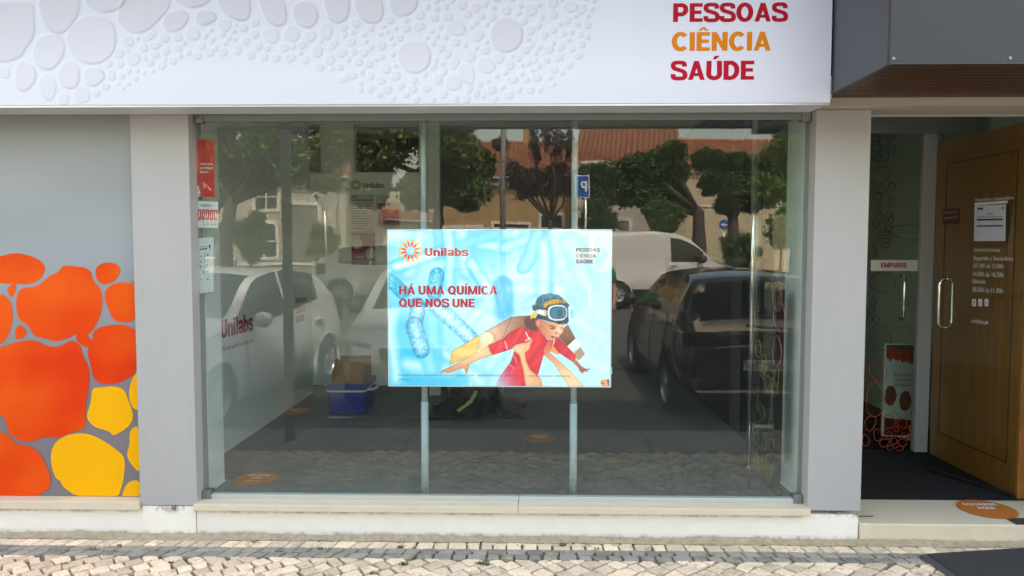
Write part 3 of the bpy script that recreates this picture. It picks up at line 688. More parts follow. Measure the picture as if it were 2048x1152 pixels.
# entrance step, door mat, street mat
ES = thing('entrance_step', 'cream stone step in front of the entrance door', 'step', (2.4, .2, -.05))
mb = MB(); mb.box(1.8185, 4.2, .0, .398, -.3, .052); mb.build('step_block', m_step, ES, bevel=.008)
mb = MB(); mb.box(1.826, 1.94, .105, .118, .0522, .0532)
mb.build('crack', M('dark_gap', (.05, .04, .03), .9), ES)
mb = MB(); mb.box(2.66, 4.2, .004, .10, .0522, .0545); mb.build('metal_strip', M('dull_metal_strip', (.12, .12, .1), .4, metal=.6), ES)
DM = MB(); DM.box(1.72, 2.925, .402, 1.95, .0505, .062)
o = DM.build('door_mat', M('black_ribbed_mat', (.013, .013, .014), .95, var=.3, vs=200, bump=1.5, bs=400)); tag(o, 'black ribbed door mat inside the entrance behind the cream step', 'door mat')
SM = thing('street_mat', 'dark grey rubber edged mat lying on the cobbles by the step', 'mat', (2.6, -.4, -.05))
z = gz(-.2)+.004
A = onZ(1838, 1112, z); B = onZ(1905, 1160, z); Cc = onZ(2060, 1098, z)
u = np.array([B[0]-A[0], B[1]-A[1]]); u /= np.linalg.norm(u); vv = np.array([Cc[0]-A[0], Cc[1]-A[1]]); vv /= np.linalg.norm(vv)
def mq(a0, a1, b0, b1, z0, z1, q):
    P = [(A[0]+u[0]*a+vv[0]*b, A[1]+u[1]*a+vv[1]*b) for a, b in ((a0, b0), (a0, b1), (a1, b1), (a1, b0))]
    q.poly([(x, y, z1) for x, y in P], (0, 0, z0-z1))
q = MB(); mq(0, 1.0, .045, 1.6, z-.002, z+.010, q); q.build('carpet', M('charcoal_carpet', (.042, .042, .046), .9, var=.25, vs=120, bump=1, bs=300), SM)
q = MB(); mq(-.0, 1.0, 0, .043, z-.002, z+.007, q); q.build('rubber_border', M('grey_rubber', (.075, .075, .08), .6, var=.1), SM, bevel=.002)
# ================================================================ POSTER LIGHT PANEL AND ITS POLES
YP = .118
def P1(L_): return [(760+x/3.4917, 450+y/3.4917) for x, y in L_]
def P2(L_): return [(980+x/5.485, 570+y/5.485) for x, y in L_]
def poster(X, Z):
    U = (X-760)*3.4917; V = (Z-450)*3.4917
    n1 = vnoise(U, V, 260, 1); n2 = vnoise(U, V, 120, 3); n3 = vnoise(U, V, 22, 4); n4 = vnoise(U, V, 9, 6)
    I = np.empty(X.shape+(3,)); base = np.array([190, 228, 242.]); blue = np.array([62, 188, 226.])
    k = np.clip(.9*np.exp(-((U-60)/330)**2)*np.clip((V-150)/500, .25, 1)+.75*np.exp(-((U-640)/230)**2)*np.exp(-((V-150)/200)**2)+.5*np.exp(-((V-1100)/190)**2)*(U < 620)+.4*(n1-.5), 0, 1)
    I[...] = base*(1-k[..., None])+blue*k[..., None]
    I += (n2[..., None]-.5)*np.array([30, 14, 8])
    for (x0, y0, x1, y1, r) in ((60, 60, 330, 90, 60), (560, 20, 600, 330, 55), (300, 60, 200, 330, 50), (700, 120, 960, 150, 44), (930, 20, 930, 190, 40), (1200, 40, 1560, 60, 52), (1240, 260, 1540, 200, 46), (1460, 60, 1500, 520, 40), (1180, 330, 1330, 560, 50), (560, 420, 960, 700, 52), (700, 560, 560, 760, 46), (430, 860, 700, 1080, 60), (80, 620, 110, 1080, 60), (200, 980, 520, 1020, 60), (1020, 560, 1180, 420, 40), (760, 980, 900, 820, 50), (1300, 600, 1560, 760, 60), (1360, 900, 1580, 980, 60)):
        d = cap_sd(U+(n1-.5)*60, V+(n2-.5)*50, x0, y0, x1, y1, r); fill(I, d, np.array([104, 196, 226.]) if x0 < 1100 else np.array([160, 214, 234.]), 46, .62); fill(I, d+r*.55, (226, 243, 250), r*1.1, .85)
    caps = [(120, 290, 470, 170, 46, (225, 245, 250), (70, 190, 225), 26), (470, 170, 800, 60, 40, (120, 208, 232), (80, 195, 228), 40), (470, 40, 500, 420, 42, (200, 235, 245), (90, 200, 230), 30), (860, 160, 1130, 60, 46, (190, 232, 245), (90, 195, 228), 36),
            (1110, 60, 1010, 290, 52, (165, 220, 238), (85, 190, 222), 14), (650, 270, 760, 440, 50, (205, 236, 246), (80, 190, 226), 16), (870, 420, 860, 590, 70, (110, 195, 225), (80, 180, 220), 30), (1150, 140, 1140, 470, 60, (205, 232, 244), (120, 205, 232), 40),
            (1330, 120, 1450, 420, 70, (205, 236, 246), (150, 215, 238), 60), (370, 660, 380, 1000, 60, (140, 215, 238), (90, 195, 230), 30), (60, 380, 170, 470, 46, (95, 200, 228), (40, 150, 190), 8), (405, 350, 390, 470, 56, (130, 208, 232), (50, 160, 200), 8),
            (330, 880, 360, 1000, 60, (150, 215, 236), (90, 195, 230), 30), (262, 560, 238, 720, 56, (176, 224, 240), (44, 140, 182), 8), (238, 700, 290, 870, 62, (176, 224, 240), (44, 140, 182), 8), (380, 560, 640, 790, 54, (196, 232, 244), (74, 168, 204), 8)]
    for x0, y0, x1, y1, r, inn, rim, sf in caps:
        d = cap_sd(U+(n2-.5)*30, V+(n3-.5)*8, x0, y0, x1, y1, r)
        fill(I, d, rim, sf, .85); fill(I, d+r*.42, inn, r*.75, .9)
        if sf == 8:
            a = np.clip(.5-d/8, 0, 1); I += (a*((n4-.5)*78+(n3-.5)*40))[..., None]*np.array([1.1, .7, .5])
    I = np.clip(I, 0, 250); gm = I.mean(-1, keepdims=True); I = (gm+(I-gm)*1.0)*.96
    # right half fades to white-blue
    k = np.clip((U-1250)/300, 0, 1)*np.clip((V-200)/250, 0, 1)*.55; I[...] = I*(1-k[..., None])+np.array([200, 230, 241])*k[..., None]
    Pf = lambda L_, c, s=1.2, o=1.: fill(I, seg_sd(X, Z, P1(L_)), c, s, o)
    Cf = lambda L_, c, s=1.2, o=1.: fill(I, seg_sd(X, Z, P2(L_)), c, s, o)
    def shade(L_, conv, c0, c1, ax, a0, a1, s=1.2):
        sd_ = seg_sd(X, Z, conv(L_)); t = np.clip(((X*ax[0]+Z*ax[1])-a0)/(a1-a0), 0, 1)[..., None]
        a = np.clip(.5-sd_/s, 0, 1)[..., None]; col = np.array(c0)*(1-t)+np.array(c1)*t; eg = (np.exp(np.minimum(sd_, 0)/1.8)*.42)[..., None]; col = col*(1-eg)+np.array(c1)*np.array([.62, .5, .48])*eg+(n4[..., None]-.5)*10; I[...] = I*(1-a)+col*a
    # card wings
    shade([(500, 885), (705, 762), (690, 870), (660, 912), (485, 975)], P1, (240, 200, 110), (205, 165, 80), (0, 1), 665, 725)
    shade([(690, 870), (715, 762), (755, 740), (790, 748), (802, 790), (800, 815), (765, 842), (720, 880)], P1, (252, 232, 185), (225, 190, 140), (0, 1), 660, 700)
    shade([(730, 745), (920, 640), (985, 632), (1060, 628), (1110, 700), (1050, 720), (940, 770), (862, 800), (802, 815), (795, 768), (760, 742)], P1, (225, 175, 150), (120, 75, 55), (1, 0), 985, 1065)
    d = cap_sd(U, V, 918, 642, 862, 785, 1.5); fill(I, d, (90, 55, 45), 4)
    d = cap_sd(U, V, 500, 880, 925, 634, 1.2); fill(I, d, (120, 80, 50), 4, .8)
    shade([(850, 430), (860, 430), (942, 580), (850, 667), (760, 560), (790, 490)], P2, (150, 100, 80), (105, 65, 50), (0, 1), 650, 690)
    Cf([(860, 665), (935, 590), (1005, 640), (900, 712)], (235, 238, 240)); Cf([(1000, 673), (1047, 752), (982, 822), (925, 780), (930, 728)], (170, 135, 105)); Cf([(680, 640), (765, 745), (745, 757), (655, 722)], (225, 140, 70))
    Cf([(380, 370), (440, 335), (530, 370), (570, 480), (540, 495), (480, 525), (415, 480), (385, 420)], (82, 48, 48), 6)
    # skirt and shirt of the child
    fade = np.clip((U-800)/230+(1120-V)/420, 0, 1)
    sh = [(430, 495), (545, 490), (640, 600), (700, 565), (755, 560), (810, 625), (942, 762), (940, 818), (900, 830), (760, 738), (690, 650), (640, 762), (592, 765), (540, 955), (522, 1000), (565, 1110), (60, 1110), (95, 1035), (160, 935), (232, 838), (272, 720), (450, 590)]
    sd_ = seg_sd(X, Z, P2(sh)); a = np.clip(.5-sd_/1.2, 0, 1)*np.clip(fade+.15, 0, 1); fold = (vnoise(U*1.0+V*.6, V*.3, 28, 9)-.5)
    col = np.array([206, 34, 52.])-(np.exp(np.minimum(sd_, 0)/2.2)*46)[..., None]*np.array([1, .4, .4])+fold[..., None]*np.array([50, 30, 30]); t = np.clip((V-860)/240, 0, 1)[..., None]*np.clip((1000-U)/180, 0, 1)[..., None]; col = col*(1-t)+np.array([205, 60, 110])*t
    I[...] = I*(1-a[..., None])+col*a[..., None]
    sl_ = [(755, 838), (862, 793), (900, 752), (985, 705), (1040, 720), (1052, 765), (1035, 812), (1000, 832), (880, 878), (785, 908)]
    sd_ = seg_sd(X, Z, P1(sl_)); a = np.clip(.5-sd_/1.2, 0, 1); col = np.array([214, 40, 56.])-(np.exp(np.minimum(sd_, 0)/2.2)*46)[..., None]*np.array([1, .4, .4])+fold[..., None]*np.array([50, 30, 30]); I[...] = I*(1-a[..., None])+col*a[..., None]
    for q in ((875, 812, 890, 862, 2.5), (1020, 745, 1042, 790, 3), (1040, 790, 1020, 806, 3), (1226, 770, 1212, 830, 3)): fill(I, cap_sd(U, V, *q), (245, 235, 235), 4)
    for q in ((932, 905, 948, 930), (950, 930, 955, 960), (905, 970, 935, 1000), (985, 905, 1000, 950)): fill(I, cap_sd(U, V, *q, 2), (240, 210, 215), 4, .8)
    # child's arms
    shade([(752, 848), (788, 905), (645, 960), (625, 975), (612, 1035), (600, 1036), (590, 1000), (560, 1005), (480, 1035), (455, 1028), (410, 1037), (440, 1012), (500, 985), (600, 932)], P1, (238, 195, 150), (205, 140, 100), (0, 1), 695, 745)
    shade([(935, 795), (1012, 888), (1060, 915), (1105, 910), (1095, 925), (1060, 930), (1088, 952), (1035, 940), (1022, 968), (975, 922), (985, 912), (905, 832)], P2, (215, 130, 100), (160, 75, 60), (0, 1), 712, 745)
    # hands and forearms that lift the child
    shade([(248, 682), (290, 650), (335, 638), (420, 625), (470, 575), (472, 600), (445, 660), (438, 700), (388, 740), (400, 830), (440, 920), (560, 1020), (585, 1110), (395, 1110), (370, 930), (330, 770), (290, 735)], P2, (240, 200, 155), (225, 150, 105), (1, 0), 1035, 1085)
    for q in ((1010, 868, 1040, 800, 8), ): fill(I, cap_sd(U, V, *q), (225, 150, 100), 14, .6)
    for q in ((930, 850, 985, 900), (945, 838, 992, 890), (962, 828, 1000, 880)): fill(I, cap_sd(U, V, *q, 1), (170, 95, 65), 4, .6)
    shade([(592, 700), (640, 605), (668, 600), (685, 640), (655, 732), (780, 842), (920, 972), (1045, 1112), (870, 1112), (800, 1002), (700, 850), (600, 765)], P2, (205, 95, 75), (240, 195, 150), (0, 1), 690, 745)
    # the head
    shade([(498, 388), (560, 372), (620, 395), (700, 415), (822, 425), (806, 462), (806, 505), (778, 540), (735, 548), (712, 590), (668, 608), (625, 575), (570, 520), (540, 482), (508, 432)], P2, (188, 100, 72), (236, 186, 148), (1, 0), 1078, 1122)
    fill(I, cap_sd(X, Z, *P2([(530, 400)])[0], *P2([(532, 425)])[0], 4.0), (214, 125, 100), 2)
    Cf([(648, 432), (690, 438), (728, 452), (725, 458), (655, 447)], (96, 48, 40), 1.4, .95); Cf([(662, 466), (690, 458), (722, 462), (718, 474), (680, 480)], (95, 45, 45), 1.6, .9); Cf([(775, 462), (800, 455), (800, 468), (780, 472)], (95, 45, 45), 1.6, .8)
    Cf([(715, 510), (745, 505), (760, 520), (740, 530), (715, 524)], (190, 95, 75), 2.5, .7); Cf([(662, 548), (700, 556), (716, 560), (702, 578), (680, 572)], (140, 35, 45), 1.2); Cf([(742, 470), (752, 470), (768, 510), (752, 512)], (252, 220, 190), 3, .7)
    # flying cap
    hl = [(500, 190), (520, 140), (570, 100), (660, 85), (760, 103), (830, 168), (872, 210), (885, 330), (860, 405), (840, 422), (760, 420), (650, 395), (560, 370), (498, 372), (530, 300), (508, 250)]
    sd_ = seg_sd(X, Z, P2(hl)); a = np.clip(.5-sd_/1.1, 0, 1); t = np.clip((Z-586)/46, 0, 1)[..., None]; col = np.array([74, 120, 142.])*(1-t)+np.array([30, 48, 62.])*t+((n4-.5)*46+(n3-.5)*40)[..., None]; I[...] = I*(1-a[..., None])+col*a[..., None]
    Cf([(588, 205), (640, 172), (700, 150), (770, 155), (785, 188), (700, 200), (640, 215), (600, 248)], (205, 150, 45), 1.2); Cf([(790, 150), (830, 170), (845, 195), (800, 190)], (190, 140, 50), 1.2)
    for q in ((640, 190), (680, 175), (720, 170), (755, 168)): fill(I, cap_sd(X, Z, *P2([q])[0], *P2([(q[0]+8, q[1]+14)])[0], .6), (60, 60, 60), 1, .8)
    Cf([(470, 300), (500, 290), (525, 300), (512, 335), (480, 345), (452, 372), (445, 350)], (222, 180, 40), 1.5); Cf([(468, 215), (500, 210), (520, 250), (500, 285), (470, 265)], (60, 70, 85), 2)
    Cf([(525, 262), (625, 272), (630, 335), (590, 330), (528, 308)], (225, 228, 225), 1.2); Cf([(590, 268), (628, 272), (630, 335), (592, 330)], (215, 185, 165), 1.2)
    def ellp(cx, cy, rx, ry, c, s=1.1):
        p = P2([(cx, cy)])[0]; x = (X-p[0])*5.485; y = (Z-p[1])*5.485; r = (np.abs(x/rx)**2.6+np.abs(y/ry)**2.6)**(1/2.6); fill(I, (r-1)*min(rx, ry)/5.485, c, s)
    Cf([(862, 225), (905, 240), (930, 262), (922, 362), (885, 385), (865, 370)], (215, 228, 235), 1.2); Cf([(880, 255), (925, 265), (917, 355), (885, 365)], (120, 205, 220), 1.2)
    ellp(740, 298, 118, 96, (70, 75, 80)); ellp(742, 298, 108, 86, (222, 226, 226)); ellp(748, 298, 92, 70, (60, 68, 74)); ellp(752, 300, 82, 58, (45, 118, 140)); Cf([(735, 260), (790, 255), (800, 345), (745, 350)], (28, 70, 88), 3, .7)
    for t in range(9):
        aa = t*.7; p = (740+112*cos(aa), 298+90*sin(aa)); fill(I, cap_sd(X, Z, *P2([p])[0], *P2([(p[0]+6, p[1])])[0], .7), (50, 52, 58), 1)
    Cf([(1222, 1040), (1260, 1030), (1312, 1030), (1312, 1112), (1240, 1106), (1216, 1072)], (222, 150, 112), 1.5); Cf([(1225, 1065), (1250, 1060), (1258, 1080), (1235, 1085)], (150, 75, 60), 2); Cf([(1290, 1030), (1312, 1030), (1312, 1112), (1300, 1080)], (90, 45, 35), 2)
    return np.clip(I, 0, 255)
PP = thing('poster_panel', 'glowing light panel poster of a flying child on cyan background', 'poster', (-.16, YP, .72))
x0 = onY(777.5, 616, YP)[0]; x1 = onY(1221, 616, YP)[0]; z1 = onY(1000, 460.5, YP)[2]; z0 = onY(1000, 771.5, YP)[2]
paint_mesh('picture', print_mat('backlit_print', emis=.09, rough=.4), PP, 777.5, 1221, 460.5, 771.5, 520, 366, YP, poster, (x0, x1, z1, z0))
mb = MB(); t = .006
mb.box(x0-t, x1+t, YP+.001, YP+.024, z0-t, z1+t); mb.build('panel_frame', M('clear_acrylic_frame', (.62, .68, .70), .15), PP, bevel=.002)
mb = MB(); mb.box(x0-t, x1+t, YP-.004, YP+.0008, z1+.0005, z1+t); mb.box(x0-t, x1+t, YP-.004, YP+.0008, z0-t, z0-.0005); mb.box(x0-t, x0-.0005, YP-.004, YP+.0008, z0, z1); mb.box(x1+.0005, x1+t, YP-.004, YP+.0008, z0, z1); mb.build('panel_rim', M('pale_rim', (.75, .82, .82), .2), PP)
yt = YP-.0008
def pt(mb, s, a, b, c, d, **k):
    q = P1([(a, c), (b, d)]); text_on(mb, s, q[0][0], q[1][0], q[0][1], q[1][1], yt, **k)
def sunlogo(mb, cx, cz, R, Y, mo=0, mr=1, dy=.0003):
    for k in range(12):
        t = 2*pi*(k+.5)/12+.0
        for (r0, r1, w_, mi, off) in ((.36, 1.0, .115, mo, 0), (.36, .72, .10, mr, 1)):
            q = []; c_, s_ = cos(t), sin(t)
            w2 = w_*R; a0, a1 = r0*R, r1*R
            sh_ = .07*R*(1 if k % 2 else -1)
            for (r_, o_) in ((a0, -w2*.7), (a1, -w2+sh_*0), (a1+w2*.25, 0), (a1, w2), (a0, w2*.7)):
                q.append((cx+r_*c_-o_*s_, Y-off*dy, cz+r_*s_+o_*c_))
            mb.poly(q[::-1], None, mi)
mb = MB(); c = P1([(212, 180)])[0]; p = onY(c[0], c[1], yt); sunlogo(mb, p[0], p[2], onY(c[0]+23, c[1], yt)[0]-p[0], yt)
mo = M('lit_amber_ink', s2l((245, 165, 40)), .5, emis=.10); mr_ = M('lit_red_ink', s2l((178, 16, 44)), .5, emis=.08); mk = M('lit_dark_ink', s2l((30, 50, 60)), .5, emis=.04)
mb.build('logo', [mo, M('lit_vermilion_ink', s2l((222, 70, 40)), .5, emis=.10)], PP)
m_plum = M('lit_plum_ink', s2l((130, 20, 45)), .5, emis=.08)
for s_, a0, a1, c0, c1, bo, mm in (('Unilabs', 314, 615, 160, 216, .075, mr_), ('HÁ UMA QUÍMICA', 133, 819, 424, 485, .05, mr_), ('QUE NOS UNE', 133, 662, 514, 573, .05, mr_), ('PESSOAS', 1369, 1534, 160, 186, .022, m_plum), ('SAÚDE', 1369, 1488, 242, 268, .022, m_plum), ('CIÊNCIA', 1369, 1509, 202, 227, .022, M('lit_gold_ink', s2l((178, 120, 40)), .5, emis=.08))):
    mb = MB(); pt(mb, s_, a0, a1, c0, c1, bold=bo); mb.build('lettering', mm, PP)
mb = MB(); pt(mb, 'ANÁLISES CLÍNICAS · ANATOMIA PATOLÓGICA · CARDIOLOGIA · GASTRENTEROLOGIA · GENÉTICA', 127, 960, 1042, 1054, bold=.01); pt(mb, 'A · MEDICINA NUCLEAR · RADIOLOGIA', 1010, 1331, 1048, 1060, bold=.01); pt(mb, 'unilabs.pt', 127, 210, 1072, 1083, bold=.01)
mb.build('lettering', mk, PP)
m_pole = M('pale_blue_grey_pole', s2l((172, 188, 190)), .4, var=.03, vs=20)
for cx_, nm in ((848.5, 'pale tubular pole holding the left side of the light panel'), (1148, 'pale tubular pole holding the right side of the light panel')):
    X_ = onY(cx_, 650, .165)[0]
    T = thing('support_pole', nm, 'pole', (X_, .165, .14), group='poles that carry the light panel')
    q = MB(); q.tube([(X_, .165, .142), (X_, .165, onY(850, 803 if cx_ < 1000 else 805, .165)[2])], .0215, 24); q.build('lower_tube', m_pole, T, smooth=True)
    q = MB(); q.tube([(X_, .165, onY(850, 804, .165)[2]), (X_, .165, onY(850, 425, .165)[2])], .0175, 24); q.build('middle_tube', m_pole, T, smooth=True)
    q = MB(); q.tube([(X_, .165, onY(850, 425, .165)[2]), (X_, .165, 2.284)], .0155 if cx_ < 1000 else .0185, 24); q.build('upper_tube', m_pole, T, smooth=True)
    q = MB(); q.box(X_-.02, X_+.02, .143, .150, z1-.02, z1+.008); q.build('bracket', m_pole, T); q = MB(); q.box(X_-.02, X_+.02, .143, .150, z0-.012, z0+.02); q.build('bracket', m_pole, T)
# small white card stuck behind the panel's right edge
p = onY(1221, 741, .15); mb = MB(); mb.box(p[0]-.02, p[0]+.009, .1455, .1470, p[2]-.02, p[2]+.02); tag(mb.build('paper_tag', m_paper), 'small white paper tag behind the right edge of the light panel', 'paper tag')

# ================================================================ STICKERS ON THE WINDOW'S LEFT RETURN
YSK = .097
def sheet(name, label, cat, px0, px1, py0, py1, Y, mat, yt_=None):
    a_ = onY(px0, py0, Y); b_ = onY(px1, py1, Y)
    T = thing(name, label, cat, ((a_[0]+b_[0])/2, Y, b_[2]))
    q = MB(); q.box(a_[0], b_[0], Y, Y+.0015, b_[2], a_[2]); q.build('sheet', mat, T)
    return T
XW = -1.8315   # face of the left return wall
T = thing('red_notice', 'red notice with orange flame and white lettering behind the window', 'notice', (onY(408, 335, YSK)[0], YSK, onY(408, 395, YSK)[2]))
def redp(X, Z):
    I = np.empty(X.shape+(3,)); I[...] = (186, 26, 20)
    fill(I, seg_sd(X, Z, [(386, 355), (391, 362), (398, 375), (402, 392), (402, 396), (384, 396)]), (225, 222, 215), 1)
    n = vnoise(X, Z, 1.6, 8); a = (seg_sd(X, Z, [(386, 355), (391, 362), (398, 375), (402, 392), (402, 396), (384, 396)]) < 0) & (n > .6); I[a] = (90, 90, 90)
    fill(I, seg_sd(X, Z, [(391, 295), (395, 290), (397, 310), (399, 330), (396, 345), (391, 346), (389, 325)]), (224, 96, 24), 1.5)
    return I
def quadpaint(name, mat, parent, corners, nx, ny, px0, px1, py0, py1, painter):
    """paint on any flat quad; corners TL TR BR BL"""
    gx = np.linspace(px0, px1, nx); gy = np.linspace(py0, py1, ny); X, Z = np.meshgrid(gx, gy); I = painter(X, Z)
    tl, tr, br, bl = [np.array(c, float) for c in corners]; s = np.linspace(0, 1, nx)[None, :, None]; t_ = np.linspace(0, 1, ny)[:, None, None]
    W = (tl*(1-s)+tr*s)*(1-t_)+(bl*(1-s)+br*s)*t_; W = W.reshape(-1, 3)-np.array(parent_loc(parent))
    me = bpy.data.meshes.new(name); idx = np.arange(nx*ny).reshape(ny, nx)
    q = np.stack([idx[1:, :-1], idx[1:, 1:], idx[:-1, 1:], idx[:-1, :-1]], -1).reshape(-1, 4)
    me.from_pydata(W.tolist(), [], q.tolist()); lin = I/255; lin = np.where(lin <= .04045, lin/12.92, ((lin+.055)/1.055)**2.4)
    ca_ = me.color_attributes.new('ink', 'FLOAT_COLOR', 'POINT'); rgba = np.ones((len(W), 4), np.float32); rgba[:, :3] = np.clip(lin, 0, 1).reshape(-1, 3); ca_.data.foreach_set('color', rgba.ravel())
    me.materials.append(mat); o = bpy.data.objects.new(name, me); C.objects.link(o); o.parent = parent; return o
pr = print_mat('printed_paper', rough=.5)
def yq(px0, px1, y0l, y0r, y1r, y1l, Y=YSK):
    return [onY(px0, y0l, Y), onY(px1, y0r, Y), onY(px1, y1r, Y), onY(px0, y1l, Y)]
quadpaint('sheet', pr, T, yq(385.5, 429.5, 276, 282, 395, 393), 60, 130, 385.5, 430, 275, 395, redp)
q = MB()
for i, s_ in enumerate(('se está ou pensa', 'estar grávida, por', 'favor, avise!')): text_on(q, s_, 400, 400+(26, 26, 17)[i], 325+i*8, 330+i*8, YSK-.001, bold=.015)
q.build('lettering', M('white_ink', (.8, .78, .74), .5), T)
T = thing('pictogram_notice', 'white notice with a row of six red pictogram squares', 'notice', (onY(410, 430, YSK)[0], YSK, onY(410, 457, YSK)[2]))
def pict(X, Z):
    I = np.empty(X.shape+(3,)); I[...] = (206, 210, 208)
    for k in range(6):
        x = 387.5+k*8.25; fill(I, seg_sd(X, Z, [(x, 418), (x+7, 418), (x+7, 440), (x, 440)]), (176, 34, 42), .5)
        fill(I, cap_sd(X, Z, x+3.5, 422, x+3.5, 422.5, 1), (235, 225, 225), .5); fill(I, cap_sd(X, Z, x+3.5, 425, x+3.5+(k % 3-1), 434, .9), (235, 225, 225), .5)
        fill(I, seg_sd(X, Z, [(x+1, 442), (x+6, 442), (x+6, 443), (x+1, 443)]), (110, 110, 110), .6)
        if k > 1: fill(I, seg_sd(X, Z, [(x+1.5, 446), (x+5.5, 446), (x+5.5, 451), (x+1.5, 451)]), (165, 165, 165), .8)
    return I
quadpaint('sheet', pr, T, yq(384, 436, 401, 404, 456, 455), 120, 110, 384, 437, 401, 456, pict)
q = MB(); text_on(q, 'ATENDIMENTO PRIORITÁRIO', 401, 422, 409, 413, YSK-.001, bold=.01); q.build('lettering', m_ink, T)
T = thing('instruction_notice', 'tall white sheet of black line drawings low on the window', 'notice', (onY(410, 530, YSK)[0], YSK, onY(410, 587, YSK)[2]))
def inst(X, Z):
    I = np.empty(X.shape+(3,)); I[...] = (200, 206, 204); n = vnoise(X, Z, 1.3, 4)
    for r in range(5):
        for c_ in range(3):
            x = 399+c_*7.2; y = 506+r*12; m_ = (X > x) & (X < x+5) & (Z > y) & (Z < y+8) & (n > .62); I[m_] = (90, 95, 95)
    for y in (493, 497, 499): I[(X > 399) & (X < 415) & (np.abs(Z-y) < .8)] = (110, 112, 112)
    I[(X > 418) & (X < 421) & (Z > 490) & (Z < 498)] = (40, 40, 45)
    return I
quadpaint('sheet', pr, T, yq(393, 427, 477, 474, 583, 588), 70, 160, 393, 427, 475, 588, inst)

# ================================================================ INSIDE: lettering, posters, boxes
# lettering on the left wall, running away from the window
XL_ = -2.079
T = tag(bpy.data.objects.new('wall_lettering', None), 'large red and small black lettering on the left interior wall', 'lettering'); C.objects.link(T); T.location = (XL_, 1.4, 1.2)
def wall_text(s, px0, px1, pyt0, pyb0, pyb1, mat, bold):
    a_ = onX(px0, pyb0, XL_); b_ = onX(px1, pyb1, XL_); t_ = onX(px0, pyt0, XL_)
    q = MB(); ud = np.array([0, b_[1]-a_[1], b_[2]-a_[2]]); L_ = np.linalg.norm(ud); add_text(q, s, a_+np.array([.002, 0, 0]), ud/L_, (0, 0, 1), L_, abs(t_[2]-a_[2]), bold=bold)
    q.build('lettering', mat, T)
wall_text('Unilabs', 442, 505, 640, 677, 660, m_red, .08)
wall_text('Há uma química que nos une', 443, 506, 693, 703, 684, m_ink, .01)
wall_text('PESSOAS', 591, 613, 598, 608, 603, M('brown_ink', s2l((150, 70, 60)), .5), .02); wall_text('CIÊNCIA', 591, 610, 616, 627, 622, m_amber, .01); wall_text('SAÚDE', 591, 608, 633, 646, 641, M('brown_ink'), .02)
# window blind like grey board above the ledge
a_ = onY(476, 240, BY-.03); b_ = onY(640, 343, BY-.03)
mb = MB(); mb.box(a_[0], b_[0], BY-.03, BY-.003, b_[2], ZC-.01); tag(mb.build('ceiling_board', M('taupe_board', (.20, .185, .15), .7)), 'taupe board hanging below the ceiling on the back wall', 'board')
# ledge line
mb = MB(); mb.box(-2.07, xw, BY-.02, BY-.001, zl-.012, zl); struct('wall_ledge', mb, m_wallin)
# notices on the back wall
T = thing('wall_notices', 'panel lettering with burst logo on the pale back wall', 'lettering', (onY(735, 370, BY)[0], BY-.004, 1.9))
p = onY(712, 370, BY-.005); mb = MB(); sunlogo(mb, p[0], p[2], .052, BY-.005); mb.build('logo', [M('dull_red', s2l((150, 30, 35)), .5), M('dull_red')], T)
mb = MB(); text_on(mb, 'Unilabs', 726, 768, 365.5, 376, BY-.005, bold=.045); mb.build('lettering', M('dull_red'), T)
T = thing('typed_notice', 'typed white notice under the burst logo on the back wall', 'notice', (onY(725, 450, BY)[0], BY-.006, onY(725, 478, BY)[2]))
def typed(X, Z):
    I = np.empty(X.shape+(3,)); I[...] = (175, 178, 165); I[(np.abs(Z-400.5) < .9) & (X > 704) & (X < 745)] = (40, 40, 40)
    I[(np.abs(Z-394) < 1) & (X > 704) & (X < 715)] = (60, 60, 60)
    for k in range(11):
        y = 407+k*5; I[(np.abs(Z-y) < .7) & (X > 704) & (X < 745-((k*37) % 17))] = (110, 112, 105)
    return I
quadpaint('sheet', pr, T, yq(701, 748, 389, 389, 470, 470, BY-.006), 60, 90, 701, 748, 389, 470, typed)
T = thing('red_picture_notice', 'white notice with dark red picture beside the typed notice', 'notice', (onY(778, 450, BY)[0], BY-.006, onY(778, 462, BY)[2]))
def rpic(X, Z):
    I = np.empty(X.shape+(3,)); I[...] = (172, 174, 160); fill(I, seg_sd(X, Z, [(756, 405), (798, 405), (798, 451), (756, 451)]), (140, 40, 30), .6)
    fill(I, seg_sd(X, Z, [(770, 450), (780, 430), (796, 415), (798, 425), (788, 440), (784, 451)]), (95, 22, 20), 1.5); fill(I, seg_sd(X, Z, [(776, 425), (786, 417), (790, 422), (780, 428)]), (190, 120, 100), 1.5)
    I[(np.abs(Z-395) < .8) & (X > 772) & (X < 782)] = (60, 60, 60); return I
quadpaint('sheet', pr, T, yq(752, 801, 390, 390, 453, 453, BY-.006), 60, 70, 752, 801, 390, 453, rpic)
T = thing('red_circle_notice', 'dark red notice with two pale discs low on the back wall', 'notice', (onY(727, 500, BY)[0], BY-.006, onY(727, 532, BY)[2]))
def rcir(X, Z):
    I = np.empty(X.shape+(3,)); I[...] = (165, 168, 155); fill(I, seg_sd(X, Z, [(719, 465), (750, 465), (750, 521), (703, 521), (703, 489), (719, 489)]), (138, 40, 34), .6)
    fill(I, cap_sd(X, Z, 714, 487, 714, 487.1, 10.5), (178, 182, 165), 1); fill(I, cap_sd(X, Z, 741, 507, 741, 507.1, 10.5), (178, 182, 165), 1); I[(np.abs(Z-514) < 1.5) & (X > 711) & (X < 730)] = (165, 110, 100); return I
quadpaint('sheet', pr, T, yq(703, 750, 465, 465, 530, 530, BY-.006), 70, 80, 703, 750, 465, 530, rcir)
